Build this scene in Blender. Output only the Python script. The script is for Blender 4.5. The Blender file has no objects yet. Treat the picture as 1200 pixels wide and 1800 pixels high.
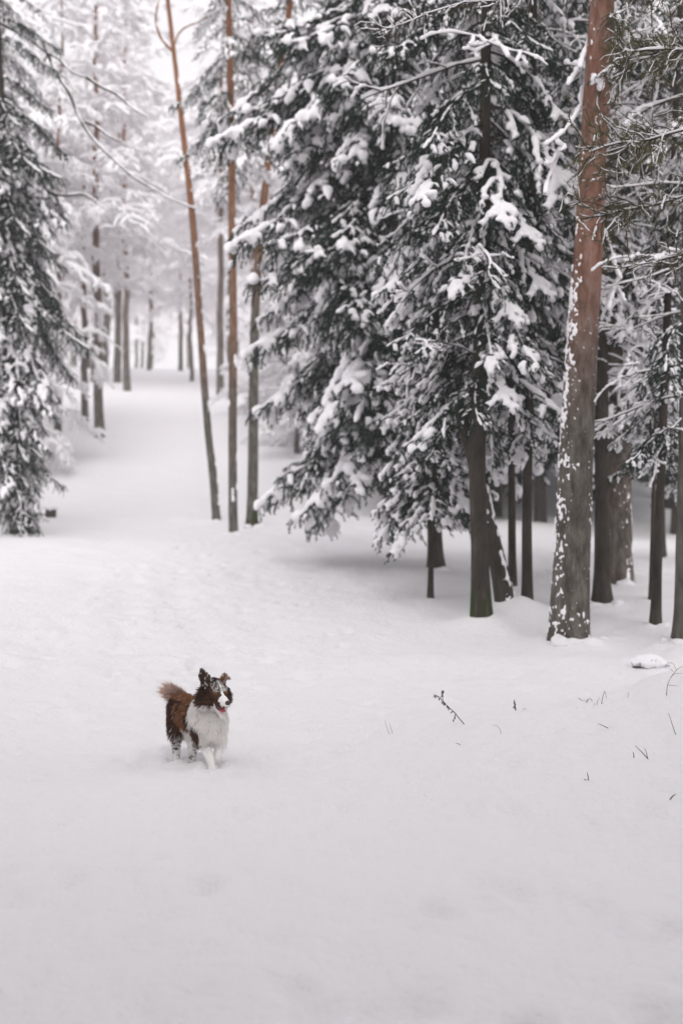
import bpy, math
import numpy as np

R = math.radians
scene = bpy.context.scene
COL = scene.collection

# ------------------------------------------------------------------ camera
CAM_H, F = 1.62, 2500.0                 # lens height (m); focal length in photo pixels (1200 x 1800)
cam_d = bpy.data.cameras.new('camera')
cam = bpy.data.objects.new('camera', cam_d)
COL.objects.link(cam)
cam.location = (0, 0, CAM_H)
cam.rotation_euler = (R(90), 0, 0)
cam_d.sensor_fit = 'VERTICAL'
cam_d.sensor_height = 36.0
cam_d.lens = 50.0
cam_d.clip_end = 2000
cam_d.dof.use_dof = True
cam_d.dof.focus_distance = 9.0
cam_d.dof.aperture_fstop = 1.6
scene.camera = cam

# ------------------------------------------------------------------ sky, sun, exposure
world = bpy.data.worlds.new('World')
scene.world = world
world.use_nodes = True
wn, wl = world.node_tree.nodes, world.node_tree.links
bg = wn['Background']
sky = wn.new('ShaderNodeTexSky')
sky.sky_type = 'NISHITA'
sky.sun_disc = False
sky.sun_elevation = R(42)
sky.sun_rotation = R(188)
sky.air_density = 1.0
sky.dust_density = 6.0
hs = wn.new('ShaderNodeHueSaturation')
hs.inputs['Saturation'].default_value = 0.06
mx = wn.new('ShaderNodeMix'); mx.data_type = 'RGBA'
mx.inputs['Factor'].default_value = 0.7
mx.inputs[7].default_value = (8.2, 7.96, 8.25, 1)       # the even cloud layer
wl.new(sky.outputs[0], hs.inputs['Color'])
wl.new(hs.outputs[0], mx.inputs[6])
wl.new(mx.outputs[2], bg.inputs['Color'])
bg.inputs['Strength'].default_value = 0.145
sun_d = bpy.data.lights.new('sun', 'SUN')
sun_d.energy = 1.5
sun_d.angle = R(40)
sun_d.color = (1.0, 0.965, 0.95)
sun = bpy.data.objects.new('sun', sun_d)
COL.objects.link(sun)
sun.rotation_euler = (R(48), 0, R(8))       # behind the photographer, along the path, through thick cloud
scene.view_settings.view_transform = 'Standard'
scene.view_settings.look = 'None'
scene.view_settings.gamma = 1.0
scene.view_settings.use_curve_mapping = False
scene.view_settings.exposure = 0.03
scene.cycles.max_bounces = 14
scene.cycles.diffuse_bounces = 12
scene.cycles.volume_bounces = 4
scene.cycles.transparent_max_bounces = 4
scene.cycles.use_denoising = True
HAZE = 0.0016

# ------------------------------------------------------------------ numeric helpers
def _hash(ix, iy, iz, seed):
    h = (ix.astype(np.int64) * 374761393 + iy.astype(np.int64) * 668265263
         + iz.astype(np.int64) * 2147483647 + seed * 1274126177) & 0xffffffff
    h = ((h ^ (h >> 13)) * 1274126177) & 0xffffffff
    h = ((h ^ (h >> 16)) * 2246822519) & 0xffffffff
    return ((h ^ (h >> 15)) & 0xffff) / 65535.0

def noise2(x, y, seed=0):
    x, y = np.asarray(x, float), np.asarray(y, float)
    ix, iy = np.floor(x), np.floor(y)
    fx, fy = x - ix, y - iy
    fx = fx * fx * (3 - 2 * fx); fy = fy * fy * (3 - 2 * fy)
    z = np.zeros_like(ix)
    a = _hash(ix, iy, z, seed); b = _hash(ix + 1, iy, z, seed)
    c = _hash(ix, iy + 1, z, seed); d = _hash(ix + 1, iy + 1, z, seed)
    return (a * (1 - fx) + b * fx) * (1 - fy) + (c * (1 - fx) + d * fx) * fy - 0.5

def noise3(p, seed=0):
    p = np.asarray(p, float)
    i = np.floor(p); f = p - i
    f = f * f * (3 - 2 * f)
    out = 0
    for dx in (0, 1):
        for dy in (0, 1):
            for dz in (0, 1):
                w = (f[:, 0] if dx else 1 - f[:, 0]) * (f[:, 1] if dy else 1 - f[:, 1]) * (f[:, 2] if dz else 1 - f[:, 2])
                out = out + w * _hash(i[:, 0] + dx, i[:, 1] + dy, i[:, 2] + dz, seed)
    return out - 0.5

def sstep(t):
    t = np.clip(t, 0, 1)
    return t * t * (3 - 2 * t)

def unit(v):
    return v / np.maximum(np.linalg.norm(v, axis=-1, keepdims=True), 1e-9)

class MB:
    """collects vertices and faces and links them as one mesh"""
    def __init__(self):
        self.v, self.f, self.m, self.n = [], [], [], 0
        self.attr = []
    def add(self, v, f, mat=0, attr=None):
        v = np.asarray(v, np.float32).reshape(-1, 3); f = np.asarray(f, np.int64)
        if not len(f): return
        self.v.append(v); self.f.append(f + self.n); self.n += len(v)
        self.m.append(np.full(len(f), mat, np.int32) if np.isscalar(mat) else np.asarray(mat, np.int32))
        self.attr.append(np.zeros(len(v), np.float32) if attr is None else np.asarray(attr, np.float32))
    def merge(self, other, M=None, moff=0):
        for v, f, m, a in zip(*other.raw()):
            vv = v if M is None else v @ M[:3, :3].T + M[:3, 3]
            self.add(vv, f, m + moff, a)
    def raw(self):
        out, off = [], 0
        fs = []
        for v, f in zip(self.v, self.f):
            fs.append(f - off); off += len(v)
        return self.v, fs, self.m, self.attr
    def mesh(self, name, mats, smooth=True, attr_name=None):
        me = bpy.data.meshes.new(name)
        V = np.concatenate(self.v)
        sizes = np.concatenate([np.full(len(f), f.shape[1], np.int32) for f in self.f])
        loops = np.concatenate([f.ravel() for f in self.f]).astype(np.int32)
        me.vertices.add(len(V)); me.vertices.foreach_set('co', V.ravel())
        me.loops.add(len(loops)); me.loops.foreach_set('vertex_index', loops)
        me.polygons.add(len(sizes))
        st = np.zeros(len(sizes), np.int32); st[1:] = np.cumsum(sizes)[:-1]
        me.polygons.foreach_set('loop_start', st)
        me.polygons.foreach_set('material_index', np.concatenate(self.m))
        me.polygons.foreach_set('use_smooth', np.full(len(sizes), smooth))
        for m in (mats if isinstance(mats, (list, tuple)) else [mats]): me.materials.append(m)
        if attr_name:
            at = me.attributes.new(attr_name, 'FLOAT', 'POINT')
            at.data.foreach_set('value', np.concatenate(self.attr))
        me.update(calc_edges=True)
        me.validate()
        return me

def tubes(P, Rr, k=6, cap=True, squash=1.0):
    """P (N,n,3), Rr (N,n) -> verts, quads (caps folded in as quads at the ends)"""
    P = np.asarray(P, float); Rr = np.asarray(Rr, float)
    if P.ndim == 2: P, Rr = P[None], Rr[None]
    N, n, _ = P.shape
    T = np.gradient(P, axis=1); T = unit(T)
    main = unit(P[:, -1] - P[:, 0])
    ref = np.where(np.abs(main[:, 2:3]) > 0.85, np.array([[1.0, 0, 0]]), np.array([[0, 0, 1.0]]))[:, None, :]
    B = unit(np.cross(T, np.broadcast_to(ref, T.shape)))
    U = np.cross(B, T)
    if cap:                                               # pull in two extra rings at each end
        P = np.concatenate([P[:, :1] - T[:, :1] * Rr[:, :1, None] * .75, P, P[:, -1:] + T[:, -1:] * Rr[:, -1:, None] * .75], 1)
        B = np.concatenate([B[:, :1], B, B[:, -1:]], 1); U = np.concatenate([U[:, :1], U, U[:, -1:]], 1)
        Rr = np.concatenate([Rr[:, :1] * .35, Rr, Rr[:, -1:] * .35], 1)
        n += 2
    a = np.arange(k) * 2 * np.pi / k
    V = P[:, :, None] + Rr[:, :, None, None] * (np.cos(a)[None, None, :, None] * B[:, :, None] + squash * np.sin(a)[None, None, :, None] * U[:, :, None])
    i = np.arange(n - 1)[:, None] * k; j = np.arange(k)[None]
    q = np.stack([i + j, i + (j + 1) % k, i + k + (j + 1) % k, i + k + j], -1).reshape(-1, 4)
    base = (np.arange(N) * n * k)[:, None, None]
    quads = (q[None] + base).reshape(-1, 4)
    res = [(quads)]
    if cap:
        if k == 4:
            e = np.array([[3, 2, 1, 0], [(n - 1) * k, (n - 1) * k + 1, (n - 1) * k + 2, (n - 1) * k + 3]])
        elif k == 3:
            e = np.array([[2, 1, 0], [(n - 1) * k, (n - 1) * k + 1, (n - 1) * k + 2]])
        else:
            e = None
        if e is not None:
            res.append((e[None] + base).reshape(-1, e.shape[1]))
        else:
            e = np.array([list(range(k))[::-1], [(n - 1) * k + t for t in range(k)]])
            res.append((e[None] + base).reshape(-1, k))
    return V.reshape(-1, 3), res

def add_tubes(mb, P, Rr, k=6, cap=True, squash=1.0, mat=0, attr=None):
    V, fs = tubes(P, Rr, k, cap, squash)
    n0 = mb.n
    mb.add(V, fs[0], mat, attr)
    for f in fs[1:]:
        g = MB.__new__(MB)
        mb.f.append(f + n0); mb.v.append(np.zeros((0, 3), np.float32)); mb.m.append(np.full(len(f), mat, np.int32)); mb.attr.append(np.zeros(0, np.float32))
MB.raw_simple = lambda s: (np.concatenate(s.v), s.f, s.m)

def resample(pts, n):
    pts = np.asarray(pts, float)
    d = np.r_[0, np.cumsum(np.linalg.norm(np.diff(pts, axis=0), axis=1))]
    t = np.linspace(0, d[-1], n)
    return np.stack([np.interp(t, d, pts[:, c]) for c in range(pts.shape[1])], 1)

def smooth_path(pts, n):
    """Catmull-Rom through the points"""
    p = np.asarray(pts, float)
    p = np.vstack([2 * p[0] - p[1], p, 2 * p[-1] - p[-2]])
    m = len(p) - 3
    out = []
    for u in np.linspace(0, m - 1e-6, n):
        i = int(u); t = u - i
        a, b, c, d = p[i:i + 4]
        out.append(.5 * (2 * b + (c - a) * t + (2 * a - 5 * b + 4 * c - d) * t * t + (3 * b - a - 3 * c + d) * t ** 3))
    return np.array(out)

_ico = None
def ico():
    global _ico
    if _ico is None:
        t = (1 + 5 ** .5) / 2
        v = unit(np.array([(-1, t, 0), (1, t, 0), (-1, -t, 0), (1, -t, 0), (0, -1, t), (0, 1, t), (0, -1, -t), (0, 1, -t), (t, 0, -1), (t, 0, 1), (-t, 0, -1), (-t, 0, 1)], float))
        f = np.array([(0, 11, 5), (0, 5, 1), (0, 1, 7), (0, 7, 10), (0, 10, 11), (1, 5, 9), (5, 11, 4), (11, 10, 2), (10, 7, 6), (7, 1, 8), (3, 9, 4), (3, 4, 2), (3, 2, 6), (3, 6, 8), (3, 8, 9), (4, 9, 5), (2, 4, 11), (6, 2, 10), (8, 6, 7), (9, 8, 1)])
        _ico = (v, f)
    return _ico
def balls(mb, C, S, mat=0, rng=None, jit=.25):
    """many small lumps: centres C (N,3), sizes S (N,) or (N,3)"""
    v, f = ico()
    C = np.asarray(C, float); S = np.asarray(S, float)
    if S.ndim == 1: S = np.repeat(S[:, None], 3, 1)
    V = v[None] * S[:, None]
    if rng is not None: V = V * (1 + jit * (rng.random((len(C), 12, 1)) - .5) * 2)
    V = V + C[:, None]
    Fc = (f[None] + (np.arange(len(C)) * 12)[:, None, None]).reshape(-1, 3)
    mb.add(V.reshape(-1, 3), Fc, mat)

# ------------------------------------------------------------------ objects and tags
def tag(o, label=None, cat=None, group=None, kind=None):
    if label: o['label'] = label
    if cat: o['category'] = cat
    if group: o['group'] = group
    if kind: o['kind'] = kind
    return o
def empty(name, loc):
    o = bpy.data.objects.new(name, None)
    o.empty_display_size = .2
    COL.objects.link(o); o.location = loc
    return o
def link(name, me, parent=None, loc=(0, 0, 0)):
    o = bpy.data.objects.new(name, me)
    COL.objects.link(o); o.location = loc
    if parent: o.parent = parent
    return o

# ------------------------------------------------------------------ materials
def mat(name, col=(.5, .5, .5), rough=.8, spec=.2):
    m = bpy.data.materials.new(name); m.use_nodes = True
    b = m.node_tree.nodes['Principled BSDF']
    b.inputs['Base Color'].default_value = (*col, 1)
    b.inputs['Roughness'].default_value = rough
    b.inputs['Specular IOR Level'].default_value = spec
    return m, m.node_tree.nodes, m.node_tree.links, b
def noise_node(n, l, scale, detail=4, rough=.6, stretch=None):
    tc = n.new('ShaderNodeTexCoord')
    t = n.new('ShaderNodeTexNoise')
    t.inputs['Scale'].default_value = scale; t.inputs['Detail'].default_value = detail; t.inputs['Roughness'].default_value = rough
    if stretch:
        mp = n.new('ShaderNodeMapping'); mp.inputs['Scale'].default_value = stretch
        l.new(tc.outputs['Object'], mp.inputs[0]); l.new(mp.outputs[0], t.inputs['Vector'])
    else:
        l.new(tc.outputs['Object'], t.inputs['Vector'])
    return t
def ramp(n, l, src, stops):
    r = n.new('ShaderNodeValToRGB')
    e = r.color_ramp.elements
    while len(e) < len(stops): e.new(.5)
    for x, (p, c) in zip(e, stops):
        x.position = p; x.color = (*c, 1)
    l.new(src, r.inputs[0])
    return r
def bump(n, l, b, src, dist, strength=1.0):
    bp = n.new('ShaderNodeBump'); bp.inputs['Distance'].default_value = dist; bp.inputs['Strength'].default_value = strength
    l.new(src, bp.inputs['Height']); l.new(bp.outputs[0], b.inputs['Normal'])

SNOW_C = (.885, .87, .885)
def make_snow(name, scale, dist, col=SNOW_C, through=0.0):
    m, n, l, b = mat(name, col, .75, .15)
    t = noise_node(n, l, scale, 6, .65)
    bump(n, l, b, t.outputs[0], dist)
    if through:                                             # thin snow lets daylight through
        tr = n.new('ShaderNodeBsdfTranslucent'); tr.inputs['Color'].default_value = (*col, 1)
        ms = n.new('ShaderNodeMixShader'); ms.inputs[0].default_value = through
        l.new(b.outputs[0], ms.inputs[1]); l.new(tr.outputs[0], ms.inputs[2]); l.new(ms.outputs[0], n['Material Output'].inputs['Surface'])
    return m
M_ground = make_snow('ground_snow', 14, .035)
M_snow = make_snow('branch_snow', 30, .012, (.935, .915, .935))
M_rime = make_snow('rime_snow', 30, .008, (.975, .962, .972), .15)

def make_bark(name, stops, scale=9, stretch=(1, 1, .25), dist=.02):
    m, n, l, b = mat(name, (.1, .1, .1), .95, .1)
    t = noise_node(n, l, scale, 7, .7, stretch)
    r = ramp(n, l, t.outputs[0], stops)
    l.new(r.outputs[0], b.inputs['Base Color'])
    bump(n, l, b, t.outputs[0], dist)
    return m
M_bark = make_bark('spruce_bark', [(.3, (.022, .019, .015)), (.55, (.06, .05, .04)), (.75, (.11, .10, .09))])
M_greybark = make_bark('grey_bark', [(.3, (.05, .045, .04)), (.55, (.13, .12, .105)), (.75, (.24, .225, .21))])
M_twigbark = make_bark('twig_bark', [(.3, (.03, .024, .018)), (.7, (.09, .075, .06))], 20, (1, 1, 1), .004)
M_greytwig = make_bark('grey_twig_bark', [(.3, (.22, .21, .205)), (.7, (.42, .41, .40))], 20, (1, 1, 1), .004)

def make_pine(name='pine_bark', ups=((.11, .052, .037), (.25, .125, .09), (.33, .245, .21))):
    m, n, l, b = mat(name, (.2, .1, .06), .9, .1)
    t = noise_node(n, l, 13, 8, .72, (1, 1, .3))
    t2 = noise_node(n, l, 3.0, 4, .6, (1, 1, .5))
    low = ramp(n, l, t.outputs[0], [(.3, (.034, .029, .024)), (.5, (.118, .104, .088)), (.72, (.25, .23, .205))])
    up = ramp(n, l, t.outputs[0], list(zip((.3, .5, .72), ups)))
    at = n.new('ShaderNodeAttribute'); at.attribute_name = 'tone'
    ad = n.new('ShaderNodeMath'); ad.operation = 'MULTIPLY_ADD'
    ad.inputs[1].default_value = .7; ad.inputs[2].default_value = -.35
    l.new(t2.outputs[0], ad.inputs[0])
    s = n.new('ShaderNodeMath'); s.operation = 'ADD'; s.use_clamp = True
    l.new(at.outputs['Fac'], s.inputs[0]); l.new(ad.outputs[0], s.inputs[1])
    mxx = n.new('ShaderNodeMix'); mxx.data_type = 'RGBA'
    l.new(s.outputs[0], mxx.inputs['Factor']); l.new(low.outputs[0], mxx.inputs[6]); l.new(up.outputs[0], mxx.inputs[7])
    l.new(mxx.outputs[2], b.inputs['Base Color'])
    bump(n, l, b, t.outputs[0], .045)
    return m
M_pine = make_pine()
M_orange = make_pine('orange_pine_bark', ((.12, .05, .024), (.29, .125, .06), (.36, .21, .13)))

def make_needle(name, c0, c1):
    m, n, l, b = mat(name, c0, .6, .25)
    oi = n.new('ShaderNodeObjectInfo')
    r = ramp(n, l, oi.outputs['Random'], [(0, c0), (1, c1)])
    l.new(r.outputs[0], b.inputs['Base Color'])
    return m
M_needle = make_needle('spruce_needles', (.007, .024, .014), (.015, .038, .023))
M_frost = make_needle('frosted_needles', (.30, .30, .31), (.42, .41, .42))
M_olive = make_needle('olive_needles', (.105, .095, .04), (.15, .135, .055))
M_moss = mat('moss', (.03, .042, .012), .95)[0]

# ------------------------------------------------------------------ snow ground
_py = [-80, -20, 0, 4.5, 9, 11.5, 14, 20, 25, 30, 37, 45, 60, 75, 90, 110, 150, 320]
_pz = [-.5, 0, 0, .0, .0, .12, .33, .80, 1.10, 1.42, 2.35, 3.96, 6.66, 8.9, 10.7, 12.6, 14.5, 16.0]
def _slopes(x, y):
    h = np.diff(x); d = np.diff(y) / h
    m = np.zeros(len(x)); m[0], m[-1] = d[0], d[-1]
    for i in range(1, len(x) - 1):
        m[i] = 0 if d[i - 1] * d[i] <= 0 else 3 * (h[i - 1] + h[i]) / ((2 * h[i] + h[i - 1]) / d[i - 1] + (h[i] + 2 * h[i - 1]) / d[i])
    return m
_py, _pz = np.array(_py, float), np.array(_pz, float)
_pm = _slopes(_py, _pz)
def prof(Y):
    Y = np.clip(Y, _py[0], _py[-1])
    i = np.clip(np.searchsorted(_py, Y) - 1, 0, len(_py) - 2)
    h = _py[i + 1] - _py[i]; t = (Y - _py[i]) / h
    return ((1 + 2 * t) * (1 - t) ** 2 * _pz[i] + t * (1 - t) ** 2 * h * _pm[i] + t * t * (3 - 2 * t) * _pz[i + 1] + t * t * (t - 1) * h * _pm[i + 1])
def trail_x(Y):
    return -1.0 - (Y - 9) * .121
BUMPS = []          # (x, y, radius, height) small mounds round the trunk feet
def zg(X, Y, fine=True):
    X, Y = np.asarray(X, float), np.asarray(Y, float)
    z = prof(Y)
    # bank on the right, in front of the trees
    a = np.interp(X, [-.8, .1, .72, 1.5, 1.92, 2.4, 3, 5, 9, 14], [0, .05, .15, .25, .33, .50, .72, .95, .9, .3])
    dy = Y - 9.6 - .25 * noise2(X * .8, X * 0 + 3.3, 5)
    z = z + a * np.exp(-np.where(dy > 0, dy / 1.15, dy / 2.6) ** 2)
    # edge of the trodden path before the pine
    z = z + .07 * np.exp(-((Y - 12.9 - .3 * noise2(X, Y * 0, 8)) / .35) ** 2) * sstep((X + .6) / 1.2) * sstep((4 - X) / 1)
    # the trodden path itself
    lat = X - trail_x(Y)
    z = z - .07 * np.exp(-(lat / 1.7) ** 4) * sstep((Y - 7) / 6)
    # rolling ground away from the path
    z = z + .5 * noise2(X * .09, Y * .09, 21) * sstep((np.abs(lat) - 2) / 8) * sstep((Y - 6) / 12) + .22 * noise2(X * .3, Y * .3, 22) * sstep((np.abs(lat) - 2) / 4) * sstep((Y - 13) / 8)
    if fine:
        near = sstep((60 - np.abs(Y)) / 40)
        z = z + near * (.070 * noise2(X * .9, Y * .7, 1) + .050 * noise2(X * 2.3, Y * 2.0, 2) + .028 * noise2(X * 6, Y * 5, 3) + .013 * noise2(X * 15, Y * 13, 4))
        # soft ridges running along the path: old tracks under new snow
        z = z + near * .030 * noise2(lat * 3.2, Y * .22, 31) * np.exp(-(lat / 2.2) ** 4) * sstep((Y - 5) / 4)
        for bx, by, br, bh in BUMPS:
            dd = ((X - bx) ** 2 + (Y - by) ** 2) / br ** 2
            z = z + bh * np.exp(-dd)
    return z
def at(px, py, D):
    return np.array([(px - 600) * D / F, D, CAM_H - (py - 900) * D / F])
def ground_at(px, py):
    """point of the snow seen at a photo pixel"""
    D = np.linspace(4, 90, 8600)
    X = (px - 600) * D / F
    gap = CAM_H - (py - 900) * D / F - zg(X, D, False)
    i = int(np.argmax(gap < 0)) if (gap < 0).any() else len(D) - 1
    return at(px, py, D[i])

# ------------------------------------------------------------------ spruce boughs (built once, shared)
def integrate(start, yaw, pitch, step):
    d = np.stack([np.cos(pitch) * np.cos(yaw), np.cos(pitch) * np.sin(yaw), np.sin(pitch)], -1)
    p = np.cumsum(d * step, axis=-2)
    return np.concatenate([np.zeros_like(p[..., :1, :]), p], -2) + np.asarray(start)[..., None, :]

def bough_skeleton(rng, L, p0, droop, tip, sidelen, sdroop, twig):
    n = 16
    s = np.linspace(0, 1, n)
    yaw = np.cumsum(rng.normal(0, .045, n)); yaw -= yaw[0]
    pitch = R(p0) + (R(droop) - R(p0)) * np.sin(np.pi * .5 * np.minimum(1, s / .6)) + (R(tip) - R(droop)) * sstep((s - .65) / .35)
    main = integrate(np.zeros(3), yaw, pitch, L / n)
    S = np.linspace(0, 1, n + 1)
    sides, twigs = [], []
    side = 1
    u = .14
    while u < .985:
        side = -side
        base = np.array([np.interp(u, S, main[:, c]) for c in range(3)])
        yb = np.interp(u, s, yaw); pb = np.interp(u, s, pitch)
        ln = sidelen * L * min(1, .35 + u * 2.2) * (1 - u) ** .55 * rng.uniform(.65, 1.15) + .10
        m = 7
        t = np.linspace(0, 1, m)
        y = yb + side * R(rng.uniform(42, 66)) * (1 - .25 * t)
        p = pb * .5 + R(rng.uniform(-14, 6)) + R(sdroop) * t ** 1.1 * rng.uniform(.7, 1.2)
        P = integrate(base, y, p, ln / m)
        sides.append((P, ln, u))
        k = max(1, int(ln / .055))
        for q in range(k):
            v = (q + rng.uniform(.3, 1)) / k
            b = np.array([np.interp(v, np.linspace(0, 1, m + 1), P[:, c]) for c in range(3)])
            ty = np.interp(v, t, y) + rng.choice([-1, 1]) * R(rng.uniform(25, 70))
            tl = twig * rng.uniform(.5, 1.3) * (1 - .4 * v)
            tp = R(rng.uniform(-35, 0)) + R(-62) * np.linspace(0, 1, 4) * rng.uniform(.4, 1.2)
            twigs.append(integrate(b, np.full(4, ty), tp, tl / 4))
        u += rng.uniform(.045, .085) * (1.6 / max(L, 1.2)) ** .5
    for q in range(int(L * 9)):                             # twigs straight off the main axis
        v = rng.uniform(.12, 1)
        b = np.array([np.interp(v, S, main[:, c]) for c in range(3)])
        tl = twig * rng.uniform(.6, 1.4)
        ty = np.interp(v, s, yaw) + rng.choice([-1, 1]) * R(rng.uniform(20, 90))
        tp = R(rng.uniform(-50, -10)) + R(-50) * np.linspace(0, 1, 4) * rng.uniform(.4, 1.2)
        twigs.append(integrate(b, np.full(4, ty), tp, tl / 4))
    return main, sides, twigs

def needles(mb, lines, rng, per_m, ln, wd, frost, mats=(1, 2)):
    """lines: list of (n,3) polylines; thin triangles standing off them"""
    A, B = [], []
    for P in lines:
        A.append(P[:-1]); B.append(P[1:])
    A, B = np.concatenate(A), np.concatenate(B)
    d = B - A; l = np.linalg.norm(d, axis=1)
    cnt = rng.poisson(l * per_m)
    i = np.repeat(np.arange(len(A)), cnt)
    if not len(i): return
    t = rng.random(len(i))
    base = A[i] + d[i] * t[:, None]
    T = unit(d[i])
    rnd = unit(rng.normal(size=(len(i), 3)))
    rad = unit(rnd - (rnd * T).sum(1, keepdims=True) * T)
    out = unit(rad * .8 + T * .65 + np.array([0, 0, -.12]))
    L = ln * rng.uniform(.6, 1.25, len(i))
    W = unit(np.cross(out, unit(rng.normal(size=(len(i), 3))))) * (wd * .5)
    V = np.stack([base - W, base + W, base + out * L[:, None]], 1).reshape(-1, 3)
    f = np.arange(len(V)).reshape(-1, 3)
    m = np.where((out[:, 2] > -.15) & (rng.random(len(i)) < frost), mats[1], mats[0])
    mb.add(V, f, m)

def remesh(mb, voxel, smooth_it=4, dec=None, factor=.5):
    me = mb.mesh('tmp', [])
    o = bpy.data.objects.new('tmp', me); COL.objects.link(o)
    r = o.modifiers.new('r', 'REMESH'); r.mode = 'VOXEL'; r.voxel_size = voxel; r.use_smooth_shade = True
    if smooth_it:
        s = o.modifiers.new('s', 'SMOOTH'); s.factor = factor; s.iterations = smooth_it
    if dec:
        d = o.modifiers.new('d', 'DECIMATE'); d.ratio = dec
    dg = bpy.context.evaluated_depsgraph_get(); dg.update()
    out = bpy.data.meshes.new_from_object(o.evaluated_get(dg))
    bpy.data.objects.remove(o); bpy.data.meshes.remove(me)
    return out
def mesh_arrays(me):
    V = np.empty(len(me.vertices) * 3, np.float32); me.vertices.foreach_get('co', V)
    n = len(me.polygons)
    tot = np.empty(n, np.int32); me.polygons.foreach_get('loop_total', tot)
    lp = np.empty(len(me.loops), np.int32); me.loops.foreach_get('vertex_index', lp)
    st = np.empty(n, np.int32); me.polygons.foreach_get('loop_start', st)
    fs = []
    for k in (3, 4):
        ids = st[tot == k]
        if len(ids): fs.append(lp[ids[:, None] + np.arange(k)[None]])
    return V.reshape(-1, 3), fs

def snow_tube(mb, P, r, rng, seed, gaps=.22, steep=.9):
    """a lumpy roll of snow lying on a branch; the steeper the branch the less it holds"""
    n = max(5, int(np.linalg.norm(np.diff(P, axis=0), axis=1).sum() / .045))
    Q = resample(P, n)
    T = unit(np.gradient(Q, axis=0))
    flat = np.clip(1 - np.clip(np.abs(T[:, 2]) - .35, 0, 1) * steep, .15, 1)
    s = np.arange(n) * .045
    w = 1 + 1.7 * noise2(s / .14, s * 0 + seed * 7.7, seed) + .8 * noise2(s / .065, s * 0 + seed * 3.1, seed + 9)
    g = noise2(s / .22, s * 0 + seed * 1.3, seed + 40) + .5
    rr = r * np.clip(w, .35, 2) * flat * np.minimum(1, .6 + np.arange(n)[::-1] / 4)
    on = g > gaps
    i = 0
    while i < n:
        if on[i]:
            j = i
            while j + 1 < n and on[j + 1]: j += 1
            if j - i >= 2:
                seg = Q[i:j + 1] + np.array([0, 0, 1]) * (rr[i:j + 1, None] * .55)
                ends = np.ones(j - i + 1); ends[0] = ends[-1] = .6
                add_tubes(mb, seg, rr[i:j + 1] * ends, 7, True, .78)
            i = j + 1
        else:
            i += 1

def make_bough(seed, L, p0, droop, tip, sidelen, sdroop, twig, snow_r, gaps, frost, needle_per_m=640, low=False):
    rng = np.random.default_rng(seed)
    main, sides, twigs = bough_skeleton(rng, L, p0, droop, tip, sidelen, sdroop, twig)
    mb = MB()
    add_tubes(mb, main, np.linspace(.019, .005, len(main)) * (L / 2) ** .5, 4 if low else 5, True)
    if not low:
        for P, ln, u in sides: add_tubes(mb, P, np.linspace(.008, .003, len(P)), 3, True)
    lines = [P for P, _, _ in sides] + twigs + [main[3:]]
    if low:
        needles(mb, lines, rng, needle_per_m * .15, .065, .016, frost)
    else:
        needles(mb, lines, rng, needle_per_m, .030, .0055, frost * .4)
    sm = MB()
    snow_tube(sm, main[2:], snow_r * 1.15, rng, seed, gaps * .6)
    for j, (P, ln, u) in enumerate(sides):
        snow_tube(sm, P[1:], snow_r * rng.uniform(.55, 1.0) * min(1, .55 + ln), rng, seed * 31 + j, gaps)
    for j, P in enumerate(twigs):
        if rng.random() < .20: snow_tube(sm, P, snow_r * rng.uniform(.5, .95), rng, seed * 77 + j, 0.0, .7)
    C, S = [], []
    for j, (P, ln, u) in enumerate(sides):                  # pillows where the snow has slid together
        for _ in range(rng.choice([0, 0, 1, 2])):
            v = rng.uniform(.35, 1.0); z = snow_r * rng.uniform(.9, 2.1)
            for q in range(3):
                i_ = min(int((v + q * .10) * 7), 7)
                C.append(P[i_] + np.array([0, 0, z * .3]) + rng.normal(0, .012, 3)); S.append((z * (1 - q * .18), z * (1 - q * .18), z * rng.uniform(.65, 1.0)))
    balls(sm, np.array(C), np.array(S), 0, rng, .15)
    if low:
        sn = remesh(sm, .045, 2, .42)
    else:
        sn = remesh(sm, .016, 3, .45)
    sn.materials.clear(); sn.materials.append(M_snow)
    return mb, sn

#              seed  L   p0 droop tip side sdroop twig snow gaps frost
SPEC = {
    'flat':   (11, 2.2,  4, -22,  -8, .40, -40, .20, .044, .38, .14),
    'flat2':  (12, 2.2,  8, -28, -14, .36, -46, .22, .042, .40, .13),
    'mid':    (13, 2.2, -6, -42, -26, .36, -44, .23, .046, .42, .14),
    'mid2':   (14, 2.2, -2, -50, -34, .32, -50, .24, .044, .44, .16),
    'steep':  (15, 2.2, -16, -60, -50, .30, -40, .24, .052, .36, .12),
    'short':  (16, 1.15, 2, -34, -16, .46, -42, .16, .034, .44, .20),
    'short2': (17, 1.15, -8, -52, -36, .42, -48, .17, .030, .46, .18),
    'dark':   (18, 2.2, -4, -38, -22, .36, -56, .30, .026, .62, .06),
}
BOUGH, BOUGH_LOW = {}, {}
for k, a in SPEC.items():
    mb, sn = make_bough(*a)
    me = mb.mesh('bough_' + k, [M_bark, M_needle, M_frost], False)
    BOUGH[k] = (me, sn, a[1])
for k in ('flat', 'mid', 'mid2', 'steep', 'dark'):
    a = list(SPEC[k]); a[0] += 100; a[8] *= .85; a[9] += .16; a[10] *= .6
    mb, sn = make_bough(*a, low=True)
    BOUGH_LOW[k] = (mb, mesh_arrays(sn), a[1])
    bpy.data.meshes.remove(sn)

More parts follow.
